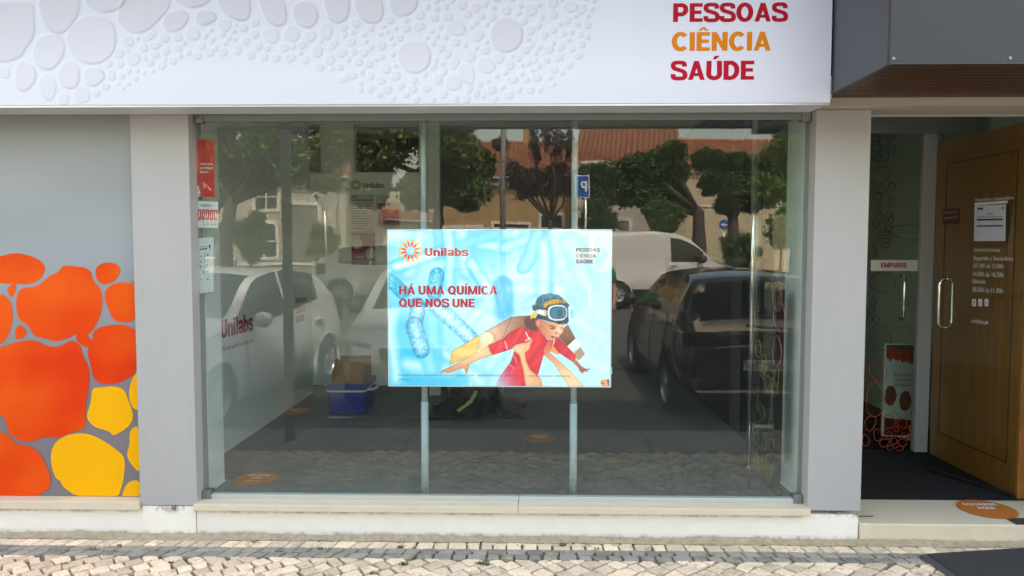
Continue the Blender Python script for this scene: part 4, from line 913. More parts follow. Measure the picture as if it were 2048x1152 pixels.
# dark area to the right: partition with a screen, air unit under the ceiling
YD = 4.6
p = onY(1100, 323, YD)
T = thing('dark_partition', 'dark anthracite partition filling the right of the waiting room', 'partition', (0, YD, .14))
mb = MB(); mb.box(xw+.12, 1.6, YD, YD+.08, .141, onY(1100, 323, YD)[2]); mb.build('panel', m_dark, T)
mb = MB()
for px in (1160, 1500): x = onY(px, 500, YD)[0]; mb.box(x-.01, x+.01, YD-.004, YD-.001, .15, onY(px, 330, YD)[2])
mb.build('joint', M('joint_grey', (.05, .05, .05), .5), T)
a_ = onY(1233, 340, YD-.06); b_ = onY(1420, 423, YD-.06)
T = thing('wall_screen', 'black switched off screen on the dark partition', 'screen', ((a_[0]+b_[0])/2, YD-.04, b_[2]))
mb = MB(); mb.box(a_[0], b_[0], YD-.05, YD-.006, b_[2], a_[2]); mb.build('casing', m_black, T, bevel=.004)
mb = MB(); mb.box(a_[0]+.015, b_[0]-.015, YD-.053, YD-.0505, b_[2]+.02, a_[2]-.015); mb.build('display', M('screen_glass', (.005, .005, .006), .08), T)
a_ = onY(1502, 238, 1.2); b_ = onY(1572, 256, 1.2)
T = thing('door_closer_box', 'dark box fixed under the ceiling near the right pillar', 'ceiling unit', ((a_[0]+b_[0])/2, 1.2, b_[2]))
mb = MB(); mb.box(a_[0], b_[0], 1.2, 1.4, b_[2], ZC); mb.build('casing', M('dark_unit', (.03, .03, .03), .5), T, bevel=.006)
# pale pilaster at the end of the back wall
mb = MB(); a_ = onY(857, 500, BY-.1); mb.box(a_[0], xw+.02, BY-.1, BY-.003, .141, ZC); struct('pilaster', mb, m_wallin)

# cool box and carton
def rr_box(x0, x1, y0, y1, z0, z1, r, mb, mi=0, taper=0):
    pts = []
    for (cx_, cy_, a0) in ((x1-r, y1-r, 0), (x0+r, y1-r, 90), (x0+r, y0+r, 180), (x1-r, y0+r, 270)):
        for k in range(5): t_ = radians(a0+22.5*k); pts.append((cx_+r*cos(t_), cy_+r*sin(t_)))
    mx, my = (x0+x1)/2, (y0+y1)/2; n = len(pts)
    lo = [(mx+(x-mx)*(1-taper), my+(y-my)*(1-taper), z0) for x, y in pts]; hi = [(x, y, z1) for x, y in pts]
    mb.add(lo+hi, [tuple(range(n-1, -1, -1)), tuple(range(n, 2*n))]+[(i, (i+1) % n, n+(i+1) % n, n+i) for i in range(n)], mi)
cb = (-1.69, -1.37, 2.14, 2.62)
T = thing('cool_box', 'blue picnic cool box with white handle on the shop floor', 'cool box', (-1.53, 2.35, .14))
mb = MB(); rr_box(*cb, .143, .335, .03, mb, taper=.06); mb.build('body', M('blue_plastic', s2l((18, 50, 150)), .35, var=.03), T, bevel=.006)
mb = MB(); rr_box(cb[0]-.008, cb[1]+.008, cb[2]-.008, cb[3]+.008, .352, .40, .035, mb); mb.build('lid', M('blue_plastic'), T, bevel=.008)
mb = MB(); rr_box(cb[0]-.010, cb[1]+.010, cb[2]-.010, cb[3]+.010, .3365, .3505, .035, mb)
for s_ in (1,): mb.tube([(cb[1]+.012, 2.22, .345), (cb[1]+.05, 2.26, .34), (cb[1]+.06, 2.38, .335), (cb[1]+.05, 2.5, .34), (cb[1]+.012, 2.54, .345)], .011, 8)
mb.build('handle', M('white_plastic', (.7, .72, .72), .4), T)
T = thing('cardboard_carton', 'brown cardboard carton standing on the blue cool box', 'carton', (-1.53, 2.3, .402))
mb = MB(); mb.box(-1.65, -1.385, 2.17, 2.5, .4015, .585); mb.build('box', M('brown_cardboard', s2l((150, 108, 58)), .85, var=.08, bump=.1), T, bevel=.003)
mb = MB(); mb.box(-1.655, -1.38, 2.165, 2.33, .5862, .590); mb.box(-1.655, -1.38, 2.334, 2.505, .5862, .592); mb.build('flap', M('brown_cardboard'), T)
mb = MB(); mb.box(-1.54, -1.49, 2.1685, 2.1698, .43, .584); mb.build('tape', M('brown_tape', s2l((165, 125, 75)), .3), T)
# black coat in a heap
def cloth_heap(cx_, cy_, rx, ry, hgt, nx, ny, seed):
    q = MB(); v = []
    for j in range(ny):
        for i in range(nx):
            u_ = i/(nx-1)*2-1; t_ = j/(ny-1)*2-1; r_ = hypot(u_, t_); an = atan2(t_, u_)
            edge = 1+.18*sin(3*an+seed)+.1*sin(7*an)
            fold = abs(sin(an*4+r_*5+seed))*.25+abs(sin(u_*9+t_*5))*.2
            z_ = max(0, 1-(r_/edge)**1.7)*hgt*(.55+fold)+.004
            v.append((cx_+u_*rx*edge, cy_+t_*ry*edge, .141+z_))
    f = [(j*nx+i, j*nx+i+1, (j+1)*nx+i+1, (j+1)*nx+i) for j in range(ny-1) for i in range(nx-1)]
    q.add(v, f); return q
T = thing('black_coat', 'black coat dropped in a heap with a yellow green strap', 'coat', (-.42, 2.2, .14))
cloth_heap(-.46, 2.24, .36, .24, .24, 60, 40, 1.2).build('cloth', M('black_cloth', (.012, .012, .014), .8, bump=.4, bs=30), T, smooth=True)
cloth_heap(-.22, 2.12, .16, .09, .05, 40, 30, 2.9).build('sleeve', M('black_cloth'), T, smooth=True)
q = MB(); pts = [(-.58, 1.985, .235), (-.53, 2.0, .26), (-.48, 2.02, .30), (-.45, 2.05, .345), (-.44, 2.10, .37)]
for i in range(4):
    a_, b_ = pts[i], pts[i+1]; q.add([(a_[0], a_[1], a_[2]-.012), (a_[0]+.022, a_[1]-.004, a_[2]-.030), (b_[0]+.028, b_[1]-.004, b_[2]-.012), (b_[0], b_[1], b_[2])], [(0, 1, 2, 3)])
q.build('strap', M('yellow_green_strap', s2l((160, 165, 85)), .6), T)
T = thing('folding_stroller', 'dark folded pushchair behind the black coat under the light panel', 'pushchair', (-.5, 2.7, .14))
q = MB(); q.tube([(-.66, 2.7, .60), (-.70, 2.66, .30), (-.73, 2.62, .16)], .008, 8); q.tube([(-.30, 2.7, .60), (-.26, 2.66, .33), (-.24, 2.62, .16)], .008, 8); q.tube([(-.72, 2.6, .29), (-.2, 2.6, .33)], .009, 8)
q.build('frame', m_alu, T, smooth=True)
q = MB(); q.poly([(-.64, 2.72, .62), (-.69, 2.68, .3), (-.28, 2.68, .3), (-.32, 2.72, .62)], (0, .03, 0)); q.build('seat_cloth', M('black_cloth'), T)
q = MB(); q.poly([(-.51, 2.66, .62), (-.44, 2.66, .62), (-.455, 2.65, .42), (-.475, 2.65, .37), (-.50, 2.65, .42)], (0, .01, 0)); q.build('tongue', M('olive_green_cloth', s2l((74, 96, 40)), .7), T)
for x in (-.73, -.24):
    q = MB(); q.lathe([(.02, -.012), (.048, -.012), (.055, 0), (.048, .012), (.02, .012)], (x, 2.62, .197), 'x', 20); q.build('wheel', m_black, T, smooth=True)
# floor stickers
def sticker(px, py, rx, z, label, lines, cold=None):
    p = onZ(px, py, z); T = thing('floor_sticker', label, 'sticker', (p[0], p[1], z), group='round orange floor stickers')
    q = MB(); q.lathe([(0, .0012), (rx, .0012), (rx, 0)], (p[0], p[1], z+.0006), 'z', 40); q.build('disc', M('orange_sticker', s2l((196, 118, 48)), .5, var=.06, vs=8), T)
    q = MB()
    for i, (s_, h_) in enumerate(lines):
        add_text(q, s_, (p[0], p[1]+rx*.35-i*rx*.4, z+.0023), (1, 0, 0), (0, 1, 0), None, rx*h_, bold=.02, align='C')
    q.build('lettering', M('white_ink', (.8, .78, .74), .5), T)
sticker(512, 957, .125, .1405, 'orange round floor sticker near the window\'s left corner', [('AGUARDE', .22), ('AQUI', .22), ('A SUA VEZ', .12)])
sticker(1078, 876, .12, .1405, 'orange round floor sticker beside the right support pole', [('AGUARDE', .22), ('AQUI', .22)])
sticker(590, 822, .14, .1405, 'faint orange round floor sticker beside the cool box', [('AGUARDE', .22), ('AQUI', .22)])
sticker(1974, 1018, .152, .0555, 'orange round sticker with white lettering on the cream entrance step', [('AGUARDE', .26), ('AQUI', .26)])
# glass partition at the right with chrome post and vinyl drawings
XG = 1.445
T = thing('glass_partition', 'clear glass partition with chrome post and ring drawings inside the window', 'partition', (XG, .5, .14))
q = MB(); q.box(XG-.004, XG+.004, .19, .725, .16, 2.3); q.build('glass_pane', m_glass2, T)
q = MB(); q.tube([(XG-.012, .745, .142), (XG-.012, .745, 2.71)], .0165, 20); q.lathe([(0, .006), (.045, .006), (.05, 0)], (XG-.012, .745, .1415), 'z', 24); q.build('post', m_chrome, T, smooth=True)
q = MB(); q.box(XG-.008, XG+.008, .19, .73, .142, .158); q.build('bottom_rail', m_clamp, T)
q = MB(); q.poly([(XG+.006, .20, .30), (XG+.006, .20, 1.32), (XG+.006, .34, 1.30), (XG+.006, .34, .34)], (.002, 0, 0)); q.build('maroon_film', M('maroon_film', s2l((66, 22, 24)), .5), T)
def rings(q, axis_u, axis_v, org, items, w_):
    u_ = Vector(axis_u); v_ = Vector(axis_v); o_ = Vector(org)
    for (cx_, cy_, rx, ry, k) in items:
        n = 22; P = []
        for i in range(n):
            t_ = 2*pi*i/n; s_ = 1+.1*sin(2*t_+k)+.07*sin(3*t_+2*k); P.append(o_+u_*(cx_+rx*s_*cos(t_))+v_*(cy_+ry*s_*sin(t_)))
        q.tube(P+[P[0]], w_, 4, caps=False)
rs = random.Random(3)
items = [(.05+.42*rs.random(), .05+.75*rs.random()**1.5, .03+.03*rs.random(), .03+.03*rs.random(), k) for k in range(26)]
q = MB(); rings(q, (0, 1, 0), (0, 0, 1), (XG-.006, .2, .15), items, .0013); q.build('ring_film', M('olive_line_film', s2l((150, 140, 70)), .5), T)
items = [(.0+.10*rs.random(), .95+.7*rs.random(), .05+.04*rs.random(), .06+.06*rs.random(), k) for k in range(6)]
q = MB(); rings(q, (0, 1, 0), (0, 0, 1), (XG-.006, .22, .0), items, .0014); q.build('ring_film', M('pale_line_film', s2l((190, 140, 120)), .5), T)
# ================================================================ ENTRANCE
# wooden leaf standing open at the right
T = thing('wooden_door', 'tall varnished brown wooden door standing open at the entrance', 'door', (2.95, .9, .05))
mwood = M('varnished_oak', (.33, .125, .022), .35, var=.3, vs=9, stretch=(1, 4, .25), coat=.3)
q = MB(); q.box(2.932, 2.975, .415, 1.385, .054, 2.30); q.build('leaf', mwood, T, bevel=.004)
q = MB(); q.box(2.929, 2.9318, .52, .527, .24, 2.14); q.box(2.929, 2.9318, 1.27, 1.277, .24, 2.14); q.box(2.929, 2.9318, .529, 1.268, 2.133, 2.14); q.box(2.929, 2.9318, .529, 1.268, .24, .247); q.build('panel_moulding', M('dark_groove', (.06, .022, .006), .5), T)
q = MB(); a_ = onX(1887, 418, 2.930); b_ = onX(1919, 447, 2.930); q.box(2.9265, 2.9312, b_[1], a_[1], min(a_[2], b_[2])-.0, max(a_[2], b_[2])+.0)
q.build('notice_plate', M('maroon_plate', s2l((110, 24, 22)), .5), T)
q = MB(); add_text(q, 'Este lado em', (2.926, a_[1]-.02, max(a_[2], b_[2])-.035), (0, -1, 0), (0, 0, 1), abs(a_[1]-b_[1])*.8, .016, bold=.01); add_text(q, 'manutenção', (2.926, a_[1]-.02, max(a_[2], b_[2])-.07), (0, -1, 0), (0, 0, 1), abs(a_[1]-b_[1])*.8, .016, bold=.01); q.build('lettering', m_vinyl, T)
# back panels of the passage
T = thing('door_frame', 'pale grey metal frame around the inner glass door', 'door frame', (2.87, 1.43, .05))
q = MB(); q.box(2.834, 2.927, 1.40, 1.46, .051, 2.37); q.build('jamb', m_pillar, T, bevel=.003)
q = MB(); q.box(1.72, 3.28, 1.40, 1.46, 2.372, ZC-.002); q.build('head_panel', M('grey_green_panel', (.24, .25, .235), .5), T)
q = MB(); q.box(2.98, 3.28, 1.40, 1.44, .051, 2.37); q.build('side_panel', M('grey_green_panel'), T)
YD1 = 1.434
T = thing('glass_door', 'glass door with ring drawings, push label and straight steel handle', 'door', (2.3, YD1, .06))
q = MB(); q.box(1.73, 2.832, YD1-.005, YD1+.005, .066, 2.37); q.build('glass_pane', m_glass2, T)
def hbar(q, x, y, z0, z1, dy, r=.011):
    q.tube([(x, y, z1-.02), (x, y-dy*.75, z1-.018), (x, y-dy, z1-.035), (x, y-dy, z0+.035), (x, y-dy*.75, z0+.018), (x, y, z0+.02)], r, 12)
a_ = onY(1809, 546, YD1-.05); b_ = onY(1809, 643, YD1-.05); q = MB(); hbar(q, a_[0], YD1-.005, b_[2], a_[2], .05, .0115); q.build('handle', m_chrome, T, smooth=True)
a_ = onY(1742, 520, YD1-.007); b_ = onY(1835, 542, YD1-.007); q = MB(); q.box(a_[0], b_[0], YD1-.0075, YD1-.0055, b_[2], a_[2]); q.build('push_label', M('label_white', (.62, .62, .60), .5), T)
q = MB(); text_on(q, 'EMPURRE', 1762, 1814, 525.5, 535, YD1-.0085, bold=.02); q.build('lettering', m_red, T)
def ring_px(q, L_, w_):
    for k, (px, py, rx, ry) in enumerate(L_):
        p = onY(px, py, YD1-.006); sc = (YD1+4)/FPX; rings(q, (1, 0, 0), (0, 0, 1), (p[0], YD1-.0065, p[2]), [(0, 0, rx*sc, ry*sc, k*1.3)], w_)
f7 = 2.619
def Z7(L_): return [(1720+x/f7, 220+y/f7, a/f7, b/f7) for x, y, a, b in L_]
q = MB(); ring_px(q, Z7([(100, 340, 55, 45), (118, 417, 22, 20), (90, 455, 20, 24), (167, 398, 17, 20), (107, 512, 12, 18), (160, 480, 14, 26), (103, 557, 18, 15), (127, 587, 14, 14), (152, 545, 15, 16), (163, 575, 14, 18), (152, 620, 18, 18), (118, 642, 15, 18), (135, 683, 27, 13), (62, 740, 30, 28), (135, 710, 16, 12), (165, 655, 14, 16), (120, 905, 60, 60), (85, 600, 18, 20), (70, 1005, 18, 18), (60, 1048, 20, 17), (50, 1095, 15, 22), (85, 1098, 18, 18), (200, 1010, 65, 16), (90, 80, 30, 40), (130, 160, 34, 34), (165, 120, 20, 40), (85, 190, 24, 30), (130, 240, 20, 30), (90, 250, 20, 22), (160, 60, 25, 30), (170, 210, 14, 20), (250, 640, 90, 40)]), .0016)
q.build('ring_film', M('dark_line_film', s2l((22, 26, 24)), .5), T)
f8 = 4.113
def Z8(L_): return [(1720+x/f8, 640+y/f8, a/f8, b/f8) for x, y, a, b in L_]
q = MB(); ring_px(q, Z8([(85, 848, 44, 62), (232, 838, 52, 62), (350, 850, 38, 40), (145, 945, 34, 48), (238, 950, 26, 28), (200, 1010, 38, 34), (280, 996, 22, 32), (350, 1008, 32, 32), (45, 990, 30, 44), (325, 1055, 32, 18), (250, 1050, 26, 20), (360, 950, 20, 24), (150, 430, 70, 80), (125, 660, 80, 130), (300, 900, 20, 20)]), .0026); q.build('ring_film', M('coral_line_film', s2l((196, 72, 52)), .5), T)
q = MB(); ring_px(q, Z8([(440, 888, 32, 34), (412, 963, 24, 26), (455, 1035, 30, 24), (455, 830, 20, 24)]), .0026); q.build('ring_film', M('gold_line_film', s2l((200, 150, 60)), .5), T)
q = MB(); ring_px(q, Z8([(370, 690, 95, 110), (310, 260, 60, 55), (170, 140, 80, 110), (380, 160, 140, 95)]), .0012); q.build('ring_film', M('brown_line_film', s2l((90, 40, 34)), .5), T)
# safety notice stand behind the glass door
YN = 1.85
T = thing('safety_notice', 'white floor stand notice with orange dripping band behind the glass door', 'notice stand', (onY(1808, 800, YN)[0], YN, .05))
def safe(X, Z):
    x = (X-1720)*f8; y = (Z-640)*f8; I = np.empty(X.shape+(3,)); I[...] = (222, 222, 218); n = vnoise(x, y*.1, 9, 3)
    top = 225+(x-220)*.19; bot = 335+(x-220)*.17+n*40-10; m_ = (y > top) & (y < bot); I[m_] = (200, 72, 30); I[y <= top] = (70, 84, 80)
    m_ = m_ & (vnoise(x, y*.02, 5, 7) > .6); I[m_] = (150, 50, 22)
    for (cx_, cy_) in ((262, 700), (388, 752)): I[((x-cx_)/50)**2+((y-cy_)/98)**2 < 1] = (126, 58, 36)
    I[y > 915+(x-220)*.12] = (120, 28, 22); return I
a_ = onY(1773, 690, YN); b_ = onY(1840, 690, YN); c_ = onY(1800, 905, YN)
quadpaint('sheet', pr, T, [(a_[0], YN, a_[2]), (b_[0], YN, a_[2]), (b_[0], YN, .07), (a_[0], YN, .07)], 90, 200, 1773, 1840, 690, 905, safe)
q = MB(); q.box(a_[0]-.01, b_[0]+.01, YN+.002, YN+.03, .052, a_[2]+.01); q.build('board', m_white, T)
q = MB()
for i, s_ in enumerate(('PARA SUA SEGURANÇA', 'LAVE AS MÃOS E', 'USE MÁSCARA')): text_on(q, s_, 1788, (1828, 1825, 1822)[i], 747+i*10, 753+i*10, YN-.002, bold=.01)
q.build('lettering', m_ink, T)
T = thing('waiting_chair', 'dark upholstered chair seen through the entrance glass door', 'chair', (2.3, 2.6, .05))
q = MB(); rr_box(2.1, 2.55, 2.4, 2.85, .43, .51, .05, q); q.build('seat', m_black, T, bevel=.01)
q = MB(); rr_box(2.1, 2.55, 2.84, 2.92, .51, .96, .03, q); q.build('backrest', m_black, T, bevel=.01)
for x in (2.13, 2.52):
    for y in (2.43, 2.82):
        q = MB(); q.tube([(x, y, .052), (x, y, .43)], .013, 10); q.build('leg', m_alu, T)
q = MB(); q.tube([(1.80, 2.0, .095), (2.45, 2.0, .095)], .03, 16); tag(q.build('steel_tube', m_alu, smooth=True), 'pale steel tube lying on the floor behind the glass door', 'tube')
# open glass leaf in front of the wooden door
ax, ay, bx_, by_ = 2.685, .924, 2.912, .405
u = Vector((bx_-ax, by_-ay, 0)); LL = u.length; u.normalize(); nrm = Vector((u.y, -u.x, 0))   # points to the street side left
T = thing('open_glass_door', 'open glass door leaf with oval steel handles and opening hours', 'door', (ax, ay, .06))
def leafpt(s, z, off=0): p = Vector((ax, ay, 0))+u*s+nrm*off; return (p.x, p.y, z)
q = MB(); q.poly([leafpt(0, .085, -.005), leafpt(LL, .085, -.005), leafpt(LL, 2.33, -.005), leafpt(0, 2.33, -.005)], tuple(nrm*.01)); q.build('glass_pane', m_glass2, T)
q = MB(); q.poly([leafpt(0, .067, -.012), leafpt(LL, .067, -.012), leafpt(LL, .084, -.012), leafpt(0, .084, -.012)], tuple(nrm*.024)); q.build('bottom_rail', m_black, T)
s0 = .075; zc = onY(1903, 606, .86)[2]; hh = .160
for sg, dd in ((1, .05), (-1, .05)):
    q = MB(); P = [leafpt(s0, zc+hh-.012, 0)]
    for k in range(7): t_ = k/6*pi/2; P.append(leafpt(s0, zc+hh-.05+.045*cos(pi/2-t_) if False else zc+hh-.045+.045*cos(t_), sg*(.012+dd*sin(t_))))
    for k in range(7): t_ = k/6*pi/2; P.append(leafpt(s0, zc-hh+.045-.045*sin(t_), sg*(.012+dd*cos(t_))))
    P.append(leafpt(s0, zc-hh, 0)); q.tube(P, .0105, 12); q.build('handle', m_chrome, T, smooth=True)
q = MB()
def leaf_text(s, px0, px1, pyt, pyb, mbq, bold=.01):
    def hit(px, py):
        d = ray(px, py); n_ = np.array(nrm); o_ = np.array(leafpt(0, 0, .007)); t_ = ((o_-CAM)@n_)/(d@n_); return CAM+d*t_
    a_, b_, t_ = hit(px0, pyb), hit(px1, pyb), hit(px0, pyt); d_ = b_-a_; d_[2] = 0; l_ = np.linalg.norm(d_)
    add_text(mbq, s, a_, d_/l_, (0, 0, 1), l_, t_[2]-a_[2], bold=bold); return a_, b_, t_
for s_, x0_, x1_, y0_, y1_ in (('Segunda a Sexta-feira', 1950, 2028, 396, 403), ('Horário de Colheitas', 1948, 2000, 496, 503), ('Segunda a Sexta-feira', 1947, 2027, 512, 520), ('07.30h às 12.00h', 1947, 2007, 527, 535), ('14.00h às 16.30h', 1946, 2007, 543, 552), ('Sábado', 1945, 1971, 558, 566), ('08.00h às 11.30h', 1945, 2005, 574, 583), ('unilabs.pt', 1943, 1977, 637, 645)):
    leaf_text(s_, x0_, x1_, y0_, y1_, q)
def leafhit(px, py, off=.007):
    d = ray(px, py); n_ = np.array(nrm); o_ = np.array(leafpt(0, 0, off)); t_ = ((o_-CAM)@n_)/(d@n_); return CAM+d*t_
for k in range(3):
    x = 1944+k*12.5; P = [leafhit(x, 598), leafhit(x+8, 598.5), leafhit(x+8, 613), leafhit(x, 612)]; q.poly([tuple(p) for p in P][::-1])
q.build('lettering', m_vinyl, T)
q = MB()
leaf_text('f', 1946.5, 1950, 601, 610, q); leaf_text('o', 1959, 1963, 603, 609, q); leaf_text('in', 1971, 1976, 602, 609, q); q.build('icon_marks', M('icon_brown', (.05, .02, .01), .5), T)
T = thing('paper_notice', 'white sheet with dark bars taped to the open glass door', 'notice', (leafhit(1980, 482)[0], leafhit(1980, 482)[1], leafhit(1980, 482)[2]))
def avis(X, Z):
    I = np.empty(X.shape+(3,)); I[...] = (176, 178, 186)
    for (x0_, x1_, y0_, y1_, c) in ((1954, 2007, 437, 441, (40, 42, 50)), (1954, 2007, 450, 453, (40, 42, 50)), (1954, 2007, 432, 435, (140, 142, 150)), (1955, 1967, 415, 419, (60, 60, 64)), (2003, 2009, 414, 420, (130, 130, 150))): I[(X > x0_) & (X < x1_) & (Z > y0_) & (Z < y1_)] = c
    return I
quadpaint('sheet', pr, T, [leafhit(1949, 411, .009), leafhit(2012, 409, .009), leafhit(2011, 482, .009), leafhit(1948, 482, .009)], 90, 100, 1949, 2012, 410, 482, avis)
q = MB(); q.poly([tuple(leafhit(*p, .0095)) for p in ((1949, 406), (2015, 401), (2015, 406), (1949, 411))][::-1], tuple(-nrm*.002)); q.build('holder_strip', m_vinyl, T)
q = MB(); leaf_text('AVISO', 1973, 1988, 425, 430, q)
for i, v_ in enumerate(q.v): q.v[i] = (v_[0]+nrm.x*.003, v_[1]+nrm.y*.003, v_[2])
q.build('lettering', m_ink, T)
# ================================================================ STREET BEHIND THE CAMERA, SEEN IN THE GLASS
def interp(x, P): return float(np.interp(x, [p[0] for p in P], [p[1] for p in P]))
def smoothstep_interp(x, P):
    xs_ = [p[0] for p in P]; ys_ = [p[1] for p in P]
    # monotone cubic through points
    if x <= xs_[0]: return ys_[0]
    if x >= xs_[-1]: return ys_[-1]
    i = max(k for k in range(len(xs_)) if xs_[k] <= x); i = min(i, len(xs_)-2)
    d = [(ys_[k+1]-ys_[k])/(xs_[k+1]-xs_[k]) for k in range(len(xs_)-1)]
    m_ = [d[0]]+[(0 if d[k-1]*d[k] <= 0 else 2*d[k-1]*d[k]/(d[k-1]+d[k])) for k in range(1, len(d))]+[d[-1]]
    h_ = xs_[i+1]-xs_[i]; t_ = (x-xs_[i])/h_
    return (2*t_**3-3*t_**2+1)*ys_[i]+(t_**3-2*t_**2+t_)*h_*m_[i]+(-2*t_**3+3*t_**2)*ys_[i+1]+(t_**3-t_**2)*h_*m_[i+1]
m_tyre = M('tyre_rubber', (.018, .018, .018), .8); m_rim = M('alloy_rim', (.55, .56, .57), .3, metal=.6)
m_cglass = M('car_glass', (.012, .016, .016), .05, spec=.8); m_cplas = M('black_trim', (.02, .02, .021), .5); m_lamp = M('headlamp_glass', (.6, .62, .63), .1, coat=.5); m_tail = M('tail_lamp_red', (.06, .008, .008), .15, coat=.5)
def make_car(name, label, cat, loc, heading, spec, paint, rim_mat=None, group='cars and vans parked along the street'):
    """spec: L, W, top, belt, width profiles by distance s from the nose; glass ranges; wheels"""
    L, W = spec['L'], spec['W']; T = thing(name, label, cat, loc, heading, group)
    xsn = []; s = 0
    st = sorted(set([0, .03, .08, .15]+[round(.22+.055*k, 4) for k in range(int((L-.44)/.055)+1)]+[L-.22, L-.15, L-.08, L-.03, L]))
    ztop = lambda s_: smoothstep_interp(s_, spec['top']); zbelt = lambda s_: smoothstep_interp(s_, spec['belt']); hw = lambda s_: smoothstep_interp(s_, spec['hw'])
    zb = lambda s_: interp(s_, [(0, .34), (.12, .24), (.7, .20), (L-.7, .20), (L-.12, .26), (L, .36)])
    nB, nS, nG, nR = 3, 9, 7, 12
    rings_ = []; kinds = None
    for s_ in st:
        w_ = hw(s_); t_ = ztop(s_); b_ = min(zbelt(s_), t_-.02); z0_ = zb(s_); gh = max(t_-b_-.04, 0); tum = spec.get('tumble', .30)
        wt = max(w_-.03-gh*tum-.02, .2); side = []
        for k in range(nB): side.append((w_*.9*k/nB, z0_))
        for k in range(nS):
            u_ = k/(nS-1); z_ = z0_+.0+(b_-z0_)*u_; wx = w_*(.95+.05*sin(pi*min(1, u_*1.25)))-.03*u_**6; wx -= .035*(1-u_)**5; side.append((wx, z_))
        wb = side[-1][0]
        for k in range(1, nG+1):
            u_ = k/nG; z_ = b_+(t_-b_-.045)*u_; side.append((wb-(wb-wt)*(u_**1.25), z_))
        zlast = side[-1][1]
        for k in range(1, nR+1):
            u_ = k/nR; side.append((wt*(1-u_), zlast+(t_-zlast)*(1-(1-u_)**2.4)))
        full = side+[(-x, z) for x, z in side[-2:0:-1]]
        rings_.append([(L/2-s_, x, z) for x, z in full])
    n = len(rings_[0]); ns = len(st); nside = nB+nS+nG+nR
    V = [p for r in rings_ for p in r]
    # wheels
    wr = spec['wr']; ra = wr+.055
    for sw in spec['wheels']:
        for i in range(len(V)):
            x_, y_, z_ = V[i]
            if abs(y_) < W*.36: continue
            dx = x_-(L/2-sw); dz = z_-wr; d_ = hypot(dx, dz)
            if z_ < wr*2.4 and abs(d_-ra) < .045 and d_ > 1e-6 and dz > -.15: V[i] = (L/2-sw+dx/d_*ra, y_, wr+dz/d_*ra)
    body, gl, tr_ = MB(), {}, MB()
    body.v = list(V); gf = {'windscreen': [], 'rear_window': [], 'side_window': [], 'trim': []}
    ws, rw, sw_ = spec['ws'], spec['rw'], spec['sw']
    def seg(j):            # which strip of the section
        jj = j if j < nside-1 else n-1-j
        return jj
    for i in range(ns-1):
        sm = (st[i]+st[i+1])/2
        for j in range(n):
            a0, a1 = i*n+j, i*n+(j+1) % n; q_ = (a0, a0+n, a1+n, a1)
            jj = j if j < nside else n-1-j
            c_ = [(V[a0][k]+V[a1][k]+V[a0+n][k]+V[a1+n][k])/4 for k in range(3)]
            drop = False
            for w0 in spec['wheels']:
                if hypot(c_[0]-(L/2-w0), c_[2]-wr) < ra-.004 and abs(c_[1]) > W*.33: drop = True
            if drop: continue
            topz = ztop(sm)-zbelt(sm)
            if nB+nS-1 <= jj < nB+nS+nG-spec.get('frame', 1) and any(a_ < sm < b_ for a_, b_ in sw_) and topz > .16: gf['side_window'].append((q_, 'L' if j < nside else 'R', [k for k, (a_, b_) in enumerate(sw_) if a_ < sm < b_][0]))
            elif jj >= nB+nS+nG+spec.get('wsrow', 1) and ws[0] < sm < ws[1]: gf['windscreen'].append((q_, '', 0))
            elif jj >= nB+nS+nG+1 and rw[0] < sm < rw[1]: gf['rear_window'].append((q_, '', 0))
            elif c_[2] < spec.get('clad', 0) and jj >= nB: gf['trim'].append((q_, '', 0))
            else: body.f.append(q_); body.m.append(0)
    def cap(i0, sgn):
        base = len(body.v); cxs = rings_[i0][0][0]; P = V[i0*n:(i0+1)*n]; zc_ = sum(p[2] for p in P)/n
        prev = [i0*n+k for k in range(n)]
        for t_, bo in ((.8, .02), (.5, .035), (.2, .04)):
            cur = []
            for p in P: body.v.append((p[0]+sgn*bo, p[1]*t_, zc_+(p[2]-zc_)*t_)); cur.append(len(body.v)-1)
            for k in range(n): body.f.append((prev[k], prev[(k+1) % n], cur[(k+1) % n], cur[k])); body.m.append(0)
            prev = cur
        body.f.append(tuple(prev)); body.m.append(0)
    cap(0, 1); cap(ns-1, -1)
    def sub(fl):
        q2 = MB(); ids = {}; 
        for fq in fl:
            t2 = []
            for i_ in fq:
                if i_ not in ids: ids[i_] = len(q2.v); q2.v.append(V[i_])
                t2.append(ids[i_])
            q2.f.append(tuple(t2)); q2.m.append(0)
        return q2
    bo_ = body.build('body', paint, T, smooth=True, local=True)
    for kk in ('windscreen', 'rear_window'):
        if gf[kk]: sub([a_[0] for a_ in gf[kk]]).build(kk, m_cglass, T, smooth=True, local=True)
    for sd2 in ('L', 'R'):
        for k in range(len(sw_)):
            fl = [a_[0] for a_ in gf['side_window'] if a_[1] == sd2 and a_[2] == k]
            if fl: sub(fl).build('side_window', m_cglass, T, smooth=True, local=True)
    if gf['trim']: sub([a_[0] for a_ in gf['trim']]).build('lower_cladding', m_cplas, T, smooth=True, local=True)
    q = MB(); q.box(-L/2+.25, L/2-.25, -W*.31, W*.31, .21, .6); q.build('underbody', m_cplas, T, local=True)
